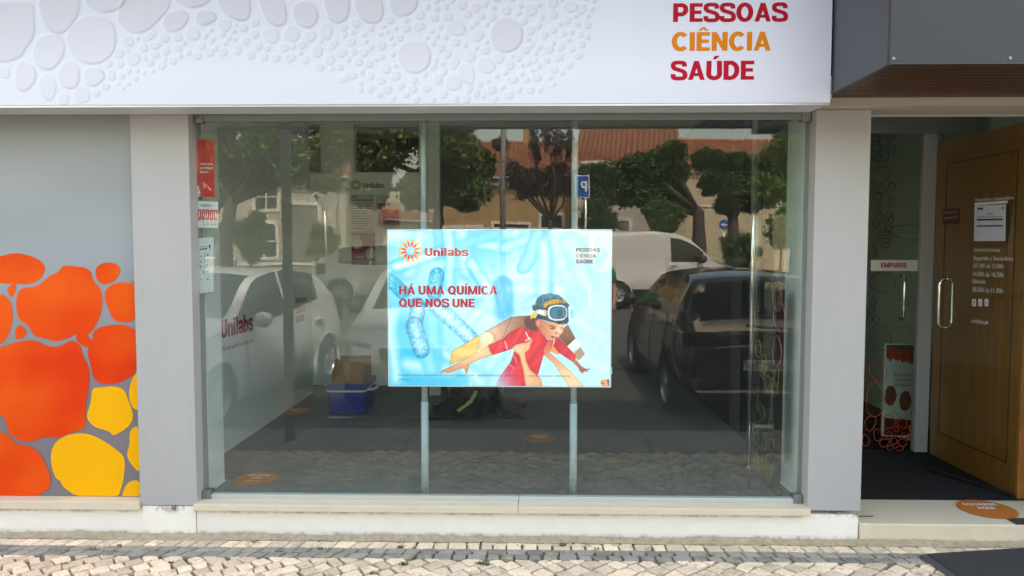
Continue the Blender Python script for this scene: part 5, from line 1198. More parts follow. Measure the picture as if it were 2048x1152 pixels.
    for w0 in spec['wheels']:
        for sg in (-1, 1):
            yw = sg*(W/2-.11); xw_ = L/2-w0
            q = MB(); q.lathe([(ra, -.12), (ra, .10)], (xw_, sg*(W/2-.16), wr), 'y', 28); q.build('wheel_arch', m_cplas, T, local=True)
            q = MB(); q.tube([(xw_+(ra+.004)*cos(radians(a_)), sg*(W/2*.965), wr+(ra+.004)*sin(radians(a_))) for a_ in range(-22, 203, 9)], .024, 6); q.build('arch_trim', spec.get('arch_mat', paint), T, smooth=True, local=True)
            wh = MB(); wh.lathe([(wr*.63, -.10), (wr*.9, -.10), (wr*.985, -.07), (wr, -.03), (wr, .03), (wr*.985, .07), (wr*.9, .10), (wr*.63, .10)], (xw_, yw, wr), 'y', 36)
            wo_ = wh.build('wheel', m_tyre, T, smooth=True, local=True)
            rm = MB(); rm.lathe([(wr*.64, sg*.10), (wr*.62, sg*.075), (wr*.55, sg*.06), (wr*.5, sg*.055)], (xw_, yw, wr), 'y', 36); rm.lathe([(wr*.22, sg*.06), (wr*.16, sg*.085), (.0, sg*.09)], (xw_, yw, wr), 'y', 24)
            for k in range(8):
                a_ = 2*pi*k/8; ca_, sa_ = cos(a_), sin(a_); w2 = .022
                P = [(xw_+r_*ca_-o_*sa_, yw+sg*.06, wr+r_*sa_+o_*ca_) for r_, o_ in ((wr*.16, -w2*.8), (wr*.56, -w2*1.4), (wr*.56, w2*1.4), (wr*.16, w2*.8))]
                rm.poly(P, (0, sg*.015, 0))
            rm.build('rim', rim_mat or m_rim, wo_, smooth=False, local=True)
            bk = MB(); bk.lathe([(wr*.64, 0), (0, 0)], (xw_, yw+sg*.02, wr), 'y', 24); bk.build('brake', m_cplas, wo_, local=True)
    for ss_ in spec.get('seams', (1.3, 2.38, 3.2)):
        i_ = min(range(ns), key=lambda k: abs(st[k]-ss_))
        for sg in (-1, 1):
            P = [(rings_[i_][k][0], sg*(rings_[i_][k][1]+.0015), rings_[i_][k][2]) for k in range(nB+1, nB+nS)]
            q = MB(); q.tube(P, .005, 4); q.build('door_seam', m_cplas, T, local=True)
    # door mirrors
    sm_ = spec['mirror']; zb_ = zbelt(sm_)
    for sg in (-1, 1):
        q = MB(); y0_ = sg*(hw(sm_)-.04); v_ = []
        q.lathe([(.0, -.09), (.05, -.085), (.082, -.04), (.09, .02), (.07, .07), (0, .085)], (L/2-sm_, y0_+sg*.13, zb_+.07), 'y', 16)
        q.tube([(L/2-sm_, y0_-sg*.02, zb_-.01), (L/2-sm_, y0_+sg*.08, zb_+.03)], .025, 8); q.build('door_mirror', spec.get('mirror_mat', paint), T, smooth=True, local=True)
    # lamps, plates, handles
    for sg in (-1, 1):
        y_, z_ = spec['hl']; wl = spec.get('hlw', .30); q = MB()
        P = [(0, sg*(y_-wl*.5), z_-.07), (0, sg*(y_+wl*.5), z_-.03), (0, sg*(y_+wl*.5), z_+.08), (0, sg*(y_-wl*.5), z_+.035)]
        P = [(L/2-spec.get('hls', .02)-abs(p[1])**2*.22, p[1], p[2]) for p in P]; q.poly(P, (-.3, 0, .0)); q.build('headlamp', m_lamp, T, bevel=.015, local=True)
        y_, z_, wl, hl = spec['tl']; q = MB(); q.box(-L/2-.012+spec.get('tls', 0), -L/2+.25, min(sg*(y_-wl/2), sg*(y_+wl/2)), max(sg*(y_-wl/2), sg*(y_+wl/2)), z_-hl/2, z_+hl/2); q.build('tail_lamp', m_tail, T, bevel=.015, local=True)
        for sh_ in spec['handles']:
            q = MB(); q.box(L/2-sh_-.09, L/2-sh_+.09, sg*(W/2-.012)-.012, sg*(W/2-.012)+.022, zb_-.10, zb_-.07); q.build('door_handle', spec.get('handle_mat', paint), T, bevel=.008, local=True)
    q = MB(); zg = spec['grille']; q.box(L/2-.05, L/2+.046, -.36, .36, zg-.05, zg+.05); q.box(L/2-.05, L/2+.044, -.45, .45, .32, .42); q.build('grille', m_cplas, T, bevel=.01, local=True)
    for xx, zz in ((L/2+.052, .47), (-L/2-.055-spec.get('pl', 0), spec['plate'])):
        sgn = 1 if xx > 0 else -1; q = MB(); q.box(min(xx, xx-sgn*.02), max(xx, xx-sgn*.02), -.26, .26, zz-.055, zz+.055); pl = q.build('number_plate', M('plate_white', (.72, .72, .7), .4), T, local=True)
        if sgn < 0 and spec.get('ptext'):
            q = MB(); add_text(q, spec['ptext'], (xx-.003, .215, zz-.036), (0, -1, 0), (0, 0, 1), .42, .072, bold=.012); q.build('lettering', m_ink, pl, local=True)
    return T
pw = M('white_car_paint', (.72, .73, .73), .25, coat=.8, spec=.5); psil = M('silver_car_paint', (.50, .51, .50), .3, metal=.25, coat=.8); pblk = M('black_car_paint', (.010, .010, .012), .2, coat=.8); pvan = M('pale_grey_van_paint', (.56, .56, .54), .35, metal=.0, coat=.6)
def hwp(W, L, f=.80, r=.82): return [(0, W/2*f), (.12, W/2*.92), (.5, W/2*.99), (L*.5, W/2), (L-.5, W/2*.98), (L-.12, W/2*.92), (L, W/2*r)]
hatch = dict(L=4.05, W=1.70, top=[(0, .62), (.1, .74), (.25, .82), (.95, 1.0), (1.15, 1.05), (1.9, 1.48), (2.5, 1.55), (3.2, 1.53), (3.65, 1.46), (3.9, 1.12), (3.98, .95), (4.05, .75)],
             belt=[(0, .6), (.25, .78), (1.0, .94), (2.0, .97), (3.3, 1.02), (3.8, 1.06), (4.05, .74)], hw=hwp(1.7, 4.05), ws=(1.16, 1.86), rw=(3.67, 3.9), sw=[(1.25, 2.35), (2.42, 3.2), (3.26, 3.55)], wheels=(.78, 3.31), wr=.305, mirror=1.45, hl=(.6, .74), tl=(.68, .95, .16, .34), handles=(2.2, 3.05), grille=.66, plate=.72, tls=.06)
wcar = dict(hatch); wcar.update(top=[(0, .66), (.1, .78), (.25, .86), (.9, 1.0), (1.1, 1.05), (1.85, 1.50), (2.4, 1.56), (2.9, 1.53), (3.25, 1.46), (3.55, 1.27), (3.8, 1.08), (3.98, .98), (4.05, .78)], belt=[(0, .62), (.25, .82), (1.0, .92), (2.0, .99), (3.0, 1.11), (3.3, 1.14), (3.8, 1.03), (4.05, .76)], rw=(3.3, 3.78), sw=[(1.2, 2.25), (2.32, 3.12)])
# white car, nose to the kerb at the left
fx, fy, rx_, ry_ = -2.96, -3.0, -2.57, -5.5
hd = atan2(fy-ry_, fx-rx_); dv = Vector((cos(hd), sin(hd), 0)); lf = Vector((-dv.y, dv.x, 0))
cen = Vector((fx, fy, 0))-dv*(2.025-.78)+lf*.80
make_car('parked_car', 'white hatchback parked nose in beside the dark sign post', 'car', (cen.x-.10, cen.y, -.245), hd, wcar, pw)
# silver car nose to the kerb
mpv = dict(hatch); mpv.update(L=4.1, W=1.72, top=[(0, .66), (.1, .80), (.25, .89), (.8, 1.03), (1.0, 1.09), (1.85, 1.55), (2.5, 1.62), (3.3, 1.6), (3.75, 1.5), (4.0, 1.1), (4.1, .8)], belt=[(0, .64), (.25, .85), (1.0, 1.0), (3.3, 1.05), (3.8, 1.06), (4.1, .78)], hw=hwp(1.72, 4.1, .84), ws=(1.02, 1.8), rw=(3.77, 4.0), sw=[(1.15, 2.3), (2.36, 3.2), (3.26, 3.6)], wheels=(.82, 3.4), hl=(.62, .78), tl=(.7, 1.0, .16, .34), grille=.72, mirror=1.45, mirror_mat=m_cplas, plate=.75)
make_car('parked_car', 'silver compact car parked nose in beside the white hatchback', 'car', (-1.13, -3.25-2.05, -.245), pi/2, mpv, psil)
# black crossover tail to the kerb
suv = dict(hatch); suv.update(L=4.15, W=1.80, top=[(0, .7), (.1, .86), (.25, .95), (.95, 1.06), (1.15, 1.10), (1.9, 1.5), (2.5, 1.57), (3.3, 1.555), (3.78, 1.50), (3.84, 1.47), (4.0, 1.08), (4.08, 1.0), (4.15, .86)], belt=[(0, .66), (.25, .9), (1.0, 1.02), (3.2, 1.06), (3.8, 1.12), (4.0, 1.02), (4.15, .84)], hw=hwp(1.8, 4.15, .82, .86), ws=(1.16, 1.86), rw=(3.84, 4.02), sw=[(1.25, 2.35), (2.42, 3.2), (3.26, 3.6)], wheels=(.82, 3.42), tumble=.46, wr=.335, hl=(.66, .84), tl=(.68, .90, .34, .13), tls=.0, handles=(2.2, 3.05), grille=.74, plate=.64, ptext='35·XH·36', clad=.42, mirror_mat=m_cplas)
suv['arch_mat'] = m_cplas
SU = make_car('parked_car', 'black crossover parked tail first by the kerb, number plate visible', 'car', (2.38, -3.12-2.075, -.245), -pi/2, suv, pblk)
q = MB(); q.poly([(-1.55, -.0, 1.575), (-1.50, -.04, 1.575), (-1.45, 0, 1.575), (-1.50, .04, 1.575)], (0, 0, .03)); q.tube([(-1.5, 0, 1.55), (-1.56, 0, 1.64)], .012, 6); q.build('roof_aerial', m_cplas, SU, local=True)
q = MB(); q.tube([(-2.06, .25, 1.0), (-2.07, -.1, 1.02), (-2.05, -.22, 1.03)], .014, 6); q.build('rear_wiper', m_cplas, SU, local=True)
# silver three door hatch across the street
sm3 = dict(hatch); sm3.update(L=3.82, W=1.64, top=[(0, .58), (.1, .7), (.25, .78), (.95, .93), (1.1, .97), (1.85, 1.38), (2.3, 1.44), (2.9, 1.42), (3.35, 1.30), (3.66, 1.02), (3.75, .9), (3.82, .7)], belt=[(0, .56), (.25, .75), (1.0, .89), (3.0, .95), (3.5, 1.0), (3.82, .69)], hw=hwp(1.64, 3.82), ws=(1.12, 1.8), rw=(3.36, 3.66), sw=[(1.25, 2.4), (2.48, 3.25)], wheels=(.75, 3.19), wr=.29, tl=(.66, .85, .2, .26), handles=(2.35,), plate=.6, grille=.6, hl=(.58, .7))
p = rf(735, 600, 14.0)
make_car('parked_car', 'pale silver three door car standing across the street on the left', 'car', (-5.05+1.91, -13.9, .2), 0, sm3, M('off_white_car_paint', (.66, .66, .64), .3, coat=.6))
# pale grey van across the street on the right
van = dict(hatch); van.update(frame=2, wsrow=3, L=3.95, W=1.72, top=[(0, .62), (.1, .8), (.22, .88), (.7, 1.05), (.95, 1.18), (1.5, 1.58), (1.85, 1.7), (2.6, 1.73), (3.6, 1.72), (3.85, 1.68), (3.9, 1.5), (3.95, .8)], belt=[(0, .6), (.22, .85), (.9, 1.02), (2.0, 1.04), (3.8, 1.05), (3.95, .78)], tumble=.10, hw=hwp(1.72, 3.95, .84, .95), ws=(.98, 1.55), rw=(3.98, 4.0), sw=[(1.18, 2.0)], seams=(1.05, 2.08, 3.3), wheels=(.75, 3.26), wr=.29, tl=(.78, 1.0, .12, .4), handles=(1.95,), plate=.6, grille=.62, hl=(.62, .80), mirror=1.25, mirror_mat=m_cplas, handle_mat=m_cplas, tls=-.01, clad=.38)
pn = rf(1460, 540, 14.2); th = radians(-15)
VN = make_car('parked_van', 'pale grey panel van standing across the street on the right', 'van', (pn[0]-cos(th)*1.97, pn[1]-sin(th)*1.97, .2), th, van, pvan, M('grey_hubcap', (.4, .4, .4), .4, metal=.3))
# dark post close to the window
def post(name, label, cat, x, y, z0_, z1_, r, mat, group=None):
    T = thing(name, label, cat, (x, y, z0_), 0, group); q = MB(); q.tube([(x, y, z0_), (x, y, z1_)], r, 20); q.build('post', mat, T, smooth=True); return T
m_gpost = M('weathered_grey_post', (.26, .25, .23), .6, metal=.3, var=.15, vs=15)
pp = onZ(580, 880, -.07)
T = post('street_post', 'dark round metal post with stickers at the pavement edge, left', 'post', pp[0], 2*YG-pp[1], -.075, 3.6, .042, m_gpost, 'metal posts on the street')
q = MB(); q.lathe([(.0425, -.03), (.0432, -.03), (.0432, .03), (.0425, .03)], (pp[0], 2*YG-pp[1], 1.6), 'z', 20); q.lathe([(.0425, -.02), (.0432, -.02), (.0432, .02), (.0425, .02)], (pp[0], 2*YG-pp[1], 1.95), 'z', 20); q.build('sticker_band', m_vinyl, T)
p2 = rf(1006, 400, 9.0)
post('lamp_post', 'plain grey lamp post between the parked cars', 'lamp post', p2[0], p2[1], -.22, 6.5, .05, m_gpost, 'metal posts on the street')
# yield sign seen from behind
p = rf(649, 405, 17.0); T = post('yield_sign', 'triangular yield sign seen from its plain grey back', 'road sign', p[0], p[1], .2, p[2]+.15, .032, m_alu)
q = MB(); s_ = .30; q.poly([(p[0]-s_, p[1]+.04, p[2]+.26), (p[0]-s_+.04, p[1]+.04, p[2]+.30), (p[0]+s_-.04, p[1]+.04, p[2]+.30), (p[0]+s_, p[1]+.04, p[2]+.26), (p[0]+.03, p[1]+.04, p[2]-.24), (p[0]-.03, p[1]+.04, p[2]-.24)], (0, -.012, 0)); q.build('plate', M('galvanised_back', (.42, .43, .42), .5, metal=.4), T)
# parking sign, letter P facing the shop
p = rf(1161, 373, 13.5); T = post('parking_sign', 'blue parking sign with white letter P on a thin pole', 'road sign', p[0]+.1, p[1], .2, p[2]+.2, .028, m_alu)
q = MB(); q.box(p[0]-.14, p[0]+.20, p[1]+.035, p[1]+.047, p[2]-.27, p[2]+.27); q.build('plate', M('sign_white_edge', (.7, .7, .7), .4), T, bevel=.004)
q = MB(); q.box(p[0]-.12, p[0]+.18, p[1]+.0472, p[1]+.0490, p[2]-.25, p[2]+.25); q.build('blue_face', M('sign_blue', s2l((20, 80, 160)), .4), T)
q = MB(); add_text(q, 'P', (p[0]+.07, p[1]+.051, p[2]-.13), (-1, 0, 0), (0, 0, 1), .15, .26, bold=.03, align='C'); q.build('lettering', M('sign_white_edge'), T)
# round blue arrow sign
p = rf(1448, 450, 26.0); T = post('arrow_sign', 'small round blue sign with white arrow under the far trees', 'road sign', p[0], p[1], .2, p[2], .03, m_alu)
q = MB(); q.lathe([(0, .045), (.19, .045), (.19, .03)], (p[0], p[1], p[2]), 'y', 32); q.build('disc', M('sign_blue'), T)
q = MB(); q.poly([(p[0]-.13, p[1]+.048, p[2]), (p[0]-.03, p[1]+.048, p[2]+.08), (p[0]-.03, p[1]+.048, p[2]+.03), (p[0]+.13, p[1]+.048, p[2]+.03), (p[0]+.13, p[1]+.048, p[2]-.03), (p[0]-.03, p[1]+.048, p[2]-.03), (p[0]-.03, p[1]+.048, p[2]-.08)]); q.build('arrow', M('sign_white_edge'), T)

# ---------------------------------------------------------------- houses opposite
def tile_mat(name, col):
    m = M(name, col, .8, var=.25, vs=1.2)
    N = m.node_tree.nodes; L = m.node_tree.links; b = N['Principled BSDF']; tc = N.new('ShaderNodeTexCoord')
    wv = N.new('ShaderNodeTexWave'); wv.bands_direction = 'X'; wv.inputs['Scale'].default_value = 1.4; L.new(tc.outputs['Object'], wv.inputs[0])
    w2 = N.new('ShaderNodeTexWave'); w2.bands_direction = 'Z'; w2.inputs['Scale'].default_value = 1.6; w2.inputs['Distortion'].default_value = .6; L.new(tc.outputs['Object'], w2.inputs[0])
    ad = N.new('ShaderNodeMath'); L.new(wv.outputs['Fac'], ad.inputs[0]); L.new(w2.outputs['Fac'], ad.inputs[1]); bp = N.new('ShaderNodeBump'); bp.inputs['Strength'].default_value = 1; bp.inputs['Distance'].default_value = .08
    L.new(ad.outputs[0], bp.inputs['Height']); L.new(bp.outputs[0], b.inputs['Normal']); return m
m_tile = tile_mat('orange_roof_tiles', (.24, .085, .04))
m_ridge = M('ridge_tile', (.42, .17, .08), .8, isl=.2)
def house(name, label, cx_, cy_, w_, d_, ze, zr, rot, wallm, wins, chim=None, band=None, base=.2):
    T = thing(name, label, 'house', (cx_, cy_, base), rot); e = ze-base; r_ = zr-base-.33
    q = MB(); q.box(-w_/2, w_/2, -d_/2, d_/2, -.1, e)
    q.poly([(-w_/2, d_/2, e), (-w_/2, 0, r_-.1), (-w_/2, -d_/2, e)], (.12, 0, 0)); q.poly([(w_/2-.12, d_/2, e), (w_/2-.12, 0, r_-.1), (w_/2-.12, -d_/2, e)], (.12, 0, 0)); q.build('wall', wallm, T, local=True)
    ov = .3; q = MB(); sl_ = (r_-e)/(d_/2)
    for sg in (1, -1):
        ye = sg*(d_/2+ov); zz = e-sl_*ov; q.add([(-w_/2-.2, ye, zz), (w_/2+.2, ye, zz), (w_/2+.2, 0, r_), (-w_/2-.2, 0, r_), (-w_/2-.2, ye, zz+.12), (w_/2+.2, ye, zz+.12), (w_/2+.2, 0, r_+.12), (-w_/2-.2, 0, r_+.12)], [(0, 1, 2, 3), (7, 6, 5, 4), (0, 4, 5, 1), (1, 5, 6, 2), (3, 7, 4, 0)])
    rf_ = q.build('roof', m_tile, T, local=True)
    q = MB(); x = -w_/2-.2
    while x < w_/2+.2: q.tube([(x, 0, r_+.13), (x+.33, 0, r_+.15)], .10, 8); x += .36
    q.build('ridge', m_ridge, rf_, local=True)
    if chim:
        q = MB(); q.box(chim[0]-.3, chim[0]+.3, -.3, .3, r_-.4, r_+chim[1]); q.box(chim[0]-.38, chim[0]+.38, -.38, .38, r_+chim[1], r_+chim[1]+.12); q.build('chimney', wallm, rf_, local=True)
    q = MB(); q.box(-w_/2-.1, w_/2+.1, d_/2+.002, d_/2+.16, e-.42, e-.22); q.build('cornice', M('cornice_white', (.62, .6, .54), .8), T, local=True)
    q = MB(); q.tube([(-w_/2-.2, d_/2+ov+.05, e-sl_*ov+.02), (w_/2+.2, d_/2+ov+.05, e-sl_*ov+.02)], .07, 8); q.build('gutter', M('painted_gutter', (.28, .26, .22), .7), T, local=True)
    q = MB(); q.tube([(w_/2-.35, d_/2+ov, e-sl_*ov), (w_/2-.35, d_/2+.08, e-.5), (w_/2-.35, d_/2+.08, .0)], .05, 8); q.build('downpipe', M('painted_gutter'), T, local=True)
    for (x, z, ww, hh_, kind) in wins:
        y_ = d_/2
        q = MB(); q.box(x-ww/2-.14, x+ww/2+.14, y_+.002, y_+.05, z-hh_/2-.14, z-hh_/2); q.box(x-ww/2-.14, x+ww/2+.14, y_+.002, y_+.05, z+hh_/2, z+hh_/2+.14); q.box(x-ww/2-.14, x-ww/2, y_+.002, y_+.05, z-hh_/2, z+hh_/2); q.box(x+ww/2, x+ww/2+.14, y_+.002, y_+.05, z-hh_/2, z+hh_/2)
        fr = q.build('door' if kind == 'd' else 'window', M('stone_surround', (.6, .57, .5), .8), T, local=True)
        q = MB(); q.box(x-ww/2, x+ww/2, y_+.004, y_+.012, z-hh_/2, z+hh_/2)
        if kind == 'w':
            q.build('pane', M('far_window_glass', (.03, .035, .035), .1), fr, local=True); q = MB(); q.box(x-.025, x+.025, y_+.013, y_+.03, z-hh_/2, z+hh_/2); q.box(x-ww/2, x+ww/2, y_+.013, y_+.028, z-.02, z+.02); q.build('glazing_bar', M('sign_white_edge'), fr, local=True)
        else: q.build('door_leaf', M('grey_door' if kind == 'd' else 'garage_dark', (.16, .17, .15) if kind == 'd' else (.03, .028, .025), .6), fr, local=True)
    return T
cream = M('cream_render', (.50, .42, .29), .9, var=.06, vs=.6); ochre = M('ochre_render', (.36, .24, .11), .9, var=.06, vs=.6); shd = M('shaded_cream_render', (.4, .36, .28), .9, var=.06, vs=.6)  # shd is cream render with the wall's shade put into its colour
# azulejo wall: repeating glazed tile pattern
mt = M('patterned_wall_tiles', (.6, .58, .5), .4)
N = mt.node_tree.nodes; L = mt.node_tree.links
tc = N.new('ShaderNodeTexCoord'); sx = N.new('ShaderNodeSeparateXYZ'); L.new(tc.outputs['Object'], sx.inputs[0])
def fr(sock):
    a1 = N.new('ShaderNodeMath'); a1.operation = 'MULTIPLY'; a1.inputs[1].default_value = 2.5; L.new(sock, a1.inputs[0]); a2 = N.new('ShaderNodeMath'); a2.operation = 'FRACT'; L.new(a1.outputs[0], a2.inputs[0])
    a3 = N.new('ShaderNodeMath'); a3.operation = 'SUBTRACT'; a3.inputs[1].default_value = .5; L.new(a2.outputs[0], a3.inputs[0]); a4 = N.new('ShaderNodeMath'); a4.operation = 'ABSOLUTE'; L.new(a3.outputs[0], a4.inputs[0]); return a4.outputs[0]
mxn = N.new('ShaderNodeMath'); mxn.operation = 'MAXIMUM'; L.new(fr(sx.outputs['X']), mxn.inputs[0]); L.new(fr(sx.outputs['Z']), mxn.inputs[1])
cr = N.new('ShaderNodeValToRGB'); cr.color_ramp.interpolation = 'CONSTANT'; e = cr.color_ramp.elements; e[0].position = 0; e[0].color = (.62, .6, .5, 1); e[1].position = .14; e[1].color = (.13, .10, .06, 1)
for pz, c_ in ((.24, (.68, .65, .56, 1)), (.36, (.18, .14, .09, 1)), (.46, (.6, .56, .46, 1))): x_ = e.new(pz); x_.color = c_
L.new(mxn.outputs[0], cr.inputs[0]); L.new(cr.outputs[0], N['Principled BSDF'].inputs['Base Color'])
def pz(px, py, Y): return rf(px, py, Y)
# tiled house on the left: front at mirror depth 27
Y0 = 27.0; a_ = rf(425, 362, Y0); b_ = rf(690, 362, Y0); gy = a_[1]
cxh = (a_[0]+b_[0])/2; wh_ = b_[0]-a_[0]
def lw(px, py, Y, cx_, base=.2): q_ = rf(px, py, Y); return q_[0]-cx_, q_[2]-base
w1 = lw(532, 393, Y0, cxh); d1 = lw(607, 497, Y0, cxh)
house('house', 'two storey house faced with patterned tiles behind the yield sign', cxh, gy-4, wh_, 8, a_[2]+.2, a_[2]+2.0, 0, mt, [(w1[0], w1[1], .95, 1.1, 'w'), (d1[0], 1.55, 1.3, 3.0, 'd'), (w1[0]-.1, 1.6, 1.0, 1.3, 'w')], band=None)
# long low house C at right
Y0 = 33.; a_ = rf(1352, 272, Y0+4); b_ = rf(1640, 279, Y0+4); e_ = rf(1450, 328, Y0)
cxh = (a_[0]+b_[0])/2; wc = lw(1340, 400, Y0, cxh)
house('house', 'long cream house with plain orange tiled roof at the right', cxh, e_[1]-4, b_[0]-a_[0]+.6, 8, e_[2], a_[2], 0, cream, [(x, 2.3, 1.1, 1.3, 'w') for x in (-5, -2.6, 2.5, 5)], chim=(2.6, 1.0))
# gabled house B
Y0 = 27.; a_ = rf(1163, 242, Y0+3.5); b_ = rf(1340, 246, Y0+3.5); e_ = rf(1280, 330, Y0)
cxh = (a_[0]+b_[0])/2
house('house', 'taller shaded cream house with steep orange roof behind the parking sign', cxh+.1, e_[1]-3.4, b_[0]-a_[0], 7, e_[2], a_[2], radians(10), shd, [(-1.2, 4.2, .9, 1.2, 'w'), (1.1, 4.2, .9, 1.2, 'w'), (-.3, 1.3, 1.1, 2.2, 'd')])
# house A behind the middle with ochre wall and garages
Y0 = 30.; a_ = rf(905, 278, Y0+4); b_ = rf(1165, 278, Y0+4); e_ = rf(1000, 352, Y0); cxh = (a_[0]+b_[0])/2
g1 = lw(1022, 440, Y0, cxh); g2 = lw(920, 450, Y0, cxh); ch = lw(1060, 240, Y0+4, cxh)
house('house', 'ochre house with orange roof, chimney and dark garage openings', cxh, e_[1]-4, b_[0]-a_[0], 8, e_[2], a_[2], 0, ochre, [(g1[0], 1.2, 1.6, 2.3, 'g'), (g2[0], 1.2, 1.8, 2.0, 'g'), (lw(1105, 410, Y0, cxh)[0], 2.2, .9, 1.2, 'w')], chim=(ch[0], 1.1))
# small cream house beyond the tiled one
Y0 = 36.; a_ = rf(680, 430, Y0); b_ = rf(860, 430, Y0); cxh = (a_[0]+b_[0])/2
house('house', 'small cream house with low roof between the trees', cxh, a_[1]-3, b_[0]-a_[0], 6, rf(700, 440, Y0)[2], rf(700, 415, Y0+3)[2], 0, cream, [(-.5, 1.2, .8, 1.0, 'w'), (1.2, 1.0, .9, 1.9, 'd')])
# cream garden walls
def gwall(px0, px1, Y, top, label, mat):
    a_ = rf(px0, top, Y); b_ = rf(px1, top, Y); T = thing('garden_wall', label, 'wall', ((a_[0]+b_[0])/2, a_[1], .2)); q = MB(); q.box(a_[0], b_[0], a_[1]-.2, a_[1], .1, a_[2]); q.build('wall', mat, T)
    q = MB(); q.box(a_[0]-.04, b_[0]+.04, a_[1]-.24, a_[1]+.04, a_[2]+.001, a_[2]+.10); q.build('coping', M('cornice_white'), T)
gwall(1400, 1640, 28, 415, 'cream garden wall with pale coping below the long house', cream)
gwall(1240, 1375, 29.5, 405, 'cream garden wall behind the dark pollarded tree', cream)
gwall(480, 700, 24, 530, 'low rubble garden wall in front of the tiled house', M('rubble_wall', (.3, .27, .2), .9, var=.5, vs=9))
gwall(230, 470, 25, 520, 'low stone garden wall at the far left of the street', M('rubble_wall'))
gwall(855, 1240, 26.5, 462, 'long low wall in front of the ochre house', M('rubble_wall'))

# ---------------------------------------------------------------- trees
def leaf_mesh(pts, size, nvar=.35, droop=0, rng=NR):
    n = len(pts); P = np.array(pts)
    a = rng.normal(size=(n, 3)); a[:, 2] -= droop; a /= np.linalg.norm(a, axis=1)[:, None]
    b = rng.normal(size=(n, 3)); b -= (b*a).sum(1)[:, None]*a; b /= np.linalg.norm(b, axis=1)[:, None]
    s = size*(1+nvar*rng.normal(size=(n, 1)).clip(-2, 2)); c = np.cross(a, b)*s*.12
    v = np.stack([P-a*s*.5, P+b*s*.36+c, P+a*s*.55, P-b*s*.36+c], 1).reshape(-1, 3)
    f = np.arange(n*4).reshape(-1, 4); return v, f
def tree(name, label, x, y, z, trunk, r0, clumps, nleaf, lsize, lmat, cat='tree', bark=None, group='trees along the street', droop=.2, sub=9, spread=.5, branch=True):
    T = thing(name, label, cat, (x, y, z), 0, group); bark = bark or M('grey_brown_bark', (.06, .047, .035), .9, var=.3, vs=12, bump=1, bs=25)
    q = MB(); n = len(trunk); q.tube([(a, b, c) for a, b, c in trunk], [r0*(1-.45*i/(n-1)) for i in range(n)], 12)
    tp = Vector(trunk[-1]); centers = []
    for (cx_, cy_, cz_, rx, ry, rz) in clumps:
        for _ in range(sub):
            d_ = NR.normal(size=3); d_ /= np.linalg.norm(d_); r_ = NR.random()**(1/2.2)*.9; centers.append((cx_+d_[0]*rx*r_, cy_+d_[1]*ry*r_, cz_+d_[2]*rz*r_, min(rx, ry, rz)*(.22+.22*NR.random())))
    if branch:
        for (cx_, cy_, cz_, rx, ry, rz) in clumps:
            m_ = tp.lerp(Vector((cx_, cy_, cz_)), .5)+Vector((jit(.2), jit(.2), -.1)); q.tube([tp-Vector((0, 0, .1)), m_, (cx_, cy_, cz_)], [r0*.5, r0*.35, r0*.15], 7)
        for c_ in centers[::2]:
            k = min(clumps, key=lambda e_: (e_[0]-c_[0])**2+(e_[1]-c_[1])**2+(e_[2]-c_[2])**2); q.tube([(k[0], k[1], k[2]), ((k[0]+c_[0])/2+jit(.08), (k[1]+c_[1])/2, (k[2]+c_[2])/2+.05), c_[:3]], [r0*.16, r0*.1, r0*.05], 5)
    q.build('trunk', bark, T, smooth=True)
    wts = np.array([c_[3]**2 for c_ in centers]); wts /= wts.sum(); ix = NR.choice(len(centers), nleaf, p=wts); cc = np.array(centers)[ix]
    fillm = NR.random(nleaf) < .28; kk = NR.integers(len(clumps), size=nleaf); CL = np.array(clumps)[kk]
    d_ = NR.normal(size=(nleaf, 3)); d_ /= np.linalg.norm(d_, axis=1)[:, None]; rr_ = (NR.random((nleaf, 1))**.45)*(1+spread*(NR.random((nleaf, 1))**6)); P = cc[:, :3]+d_*rr_*cc[:, 3:4]*1.25*np.array([1, 1, .8])
    P = np.where(fillm[:, None], CL[:, :3]+d_*(NR.random((nleaf, 1))**.5)*CL[:, 3:6]*(.95+.12*NR.normal(size=(nleaf, 1)).clip(-1, 1.5)), P)
    v, f = leaf_mesh(P, lsize, droop=droop); q = MB(); q.v = v.tolist(); q.f = f.tolist(); q.m = [0]*len(f); q.build('crown', lmat, T); return T
lf1 = M('plane_leaf', (.14, .20, .04), .5, isl=.6, trans=.4); lf2 = M('dark_leaf', (.07, .12, .025), .5, isl=.6, trans=.35); lf3 = M('plum_leaf', (.07, .028, .03), .5, isl=.35, trans=.25); lf4 = M('shrub_leaf', (.10, .15, .035), .6, isl=.35, trans=.3)
# big plane tree, left: trunk at picture column 450
Ym = 11.5
def at(px, py, Y): return rf(px, py, Y)
b0 = at(452, 560, Ym); g = .0
def clp(L_, Y):
    o = []
    for px, py, rx, ry in L_:
        p = at(px, py, Y); sc = (Y+4)/FPX; o.append((p[0], p[1]+jit(.3), p[2], rx*sc, max(rx, ry)*sc*.8, ry*sc))
    return o
tx, ty = b0[0], b0[1]
tree('plane_tree', 'large leafy plane tree with thick mottled trunk at the left', tx, ty, -.15, [(tx, ty, -.15), (tx-.05, ty, 1.0), (tx+.05, ty, 1.9), (tx+.15, ty, 2.6)], .22,
     clp([(420, 300, 60, 55), (470, 215, 90, 50), (540, 300, 70, 48), (590, 210, 80, 70), (640, 330, 55, 60), (400, 400, 30, 25), (480, 110, 120, 70), (600, 80, 100, 70), (340, 250, 70, 60), (690, 250, 60, 70), (540, 345, 55, 22)]+[(430, 335, 40, 26), (600, 305, 60, 28), (395, 250, 40, 60)], Ym), 62000, .092, lf1, sub=26)
b0 = at(880, 520, Ym-1); tx, ty = b0[0], b0[1]
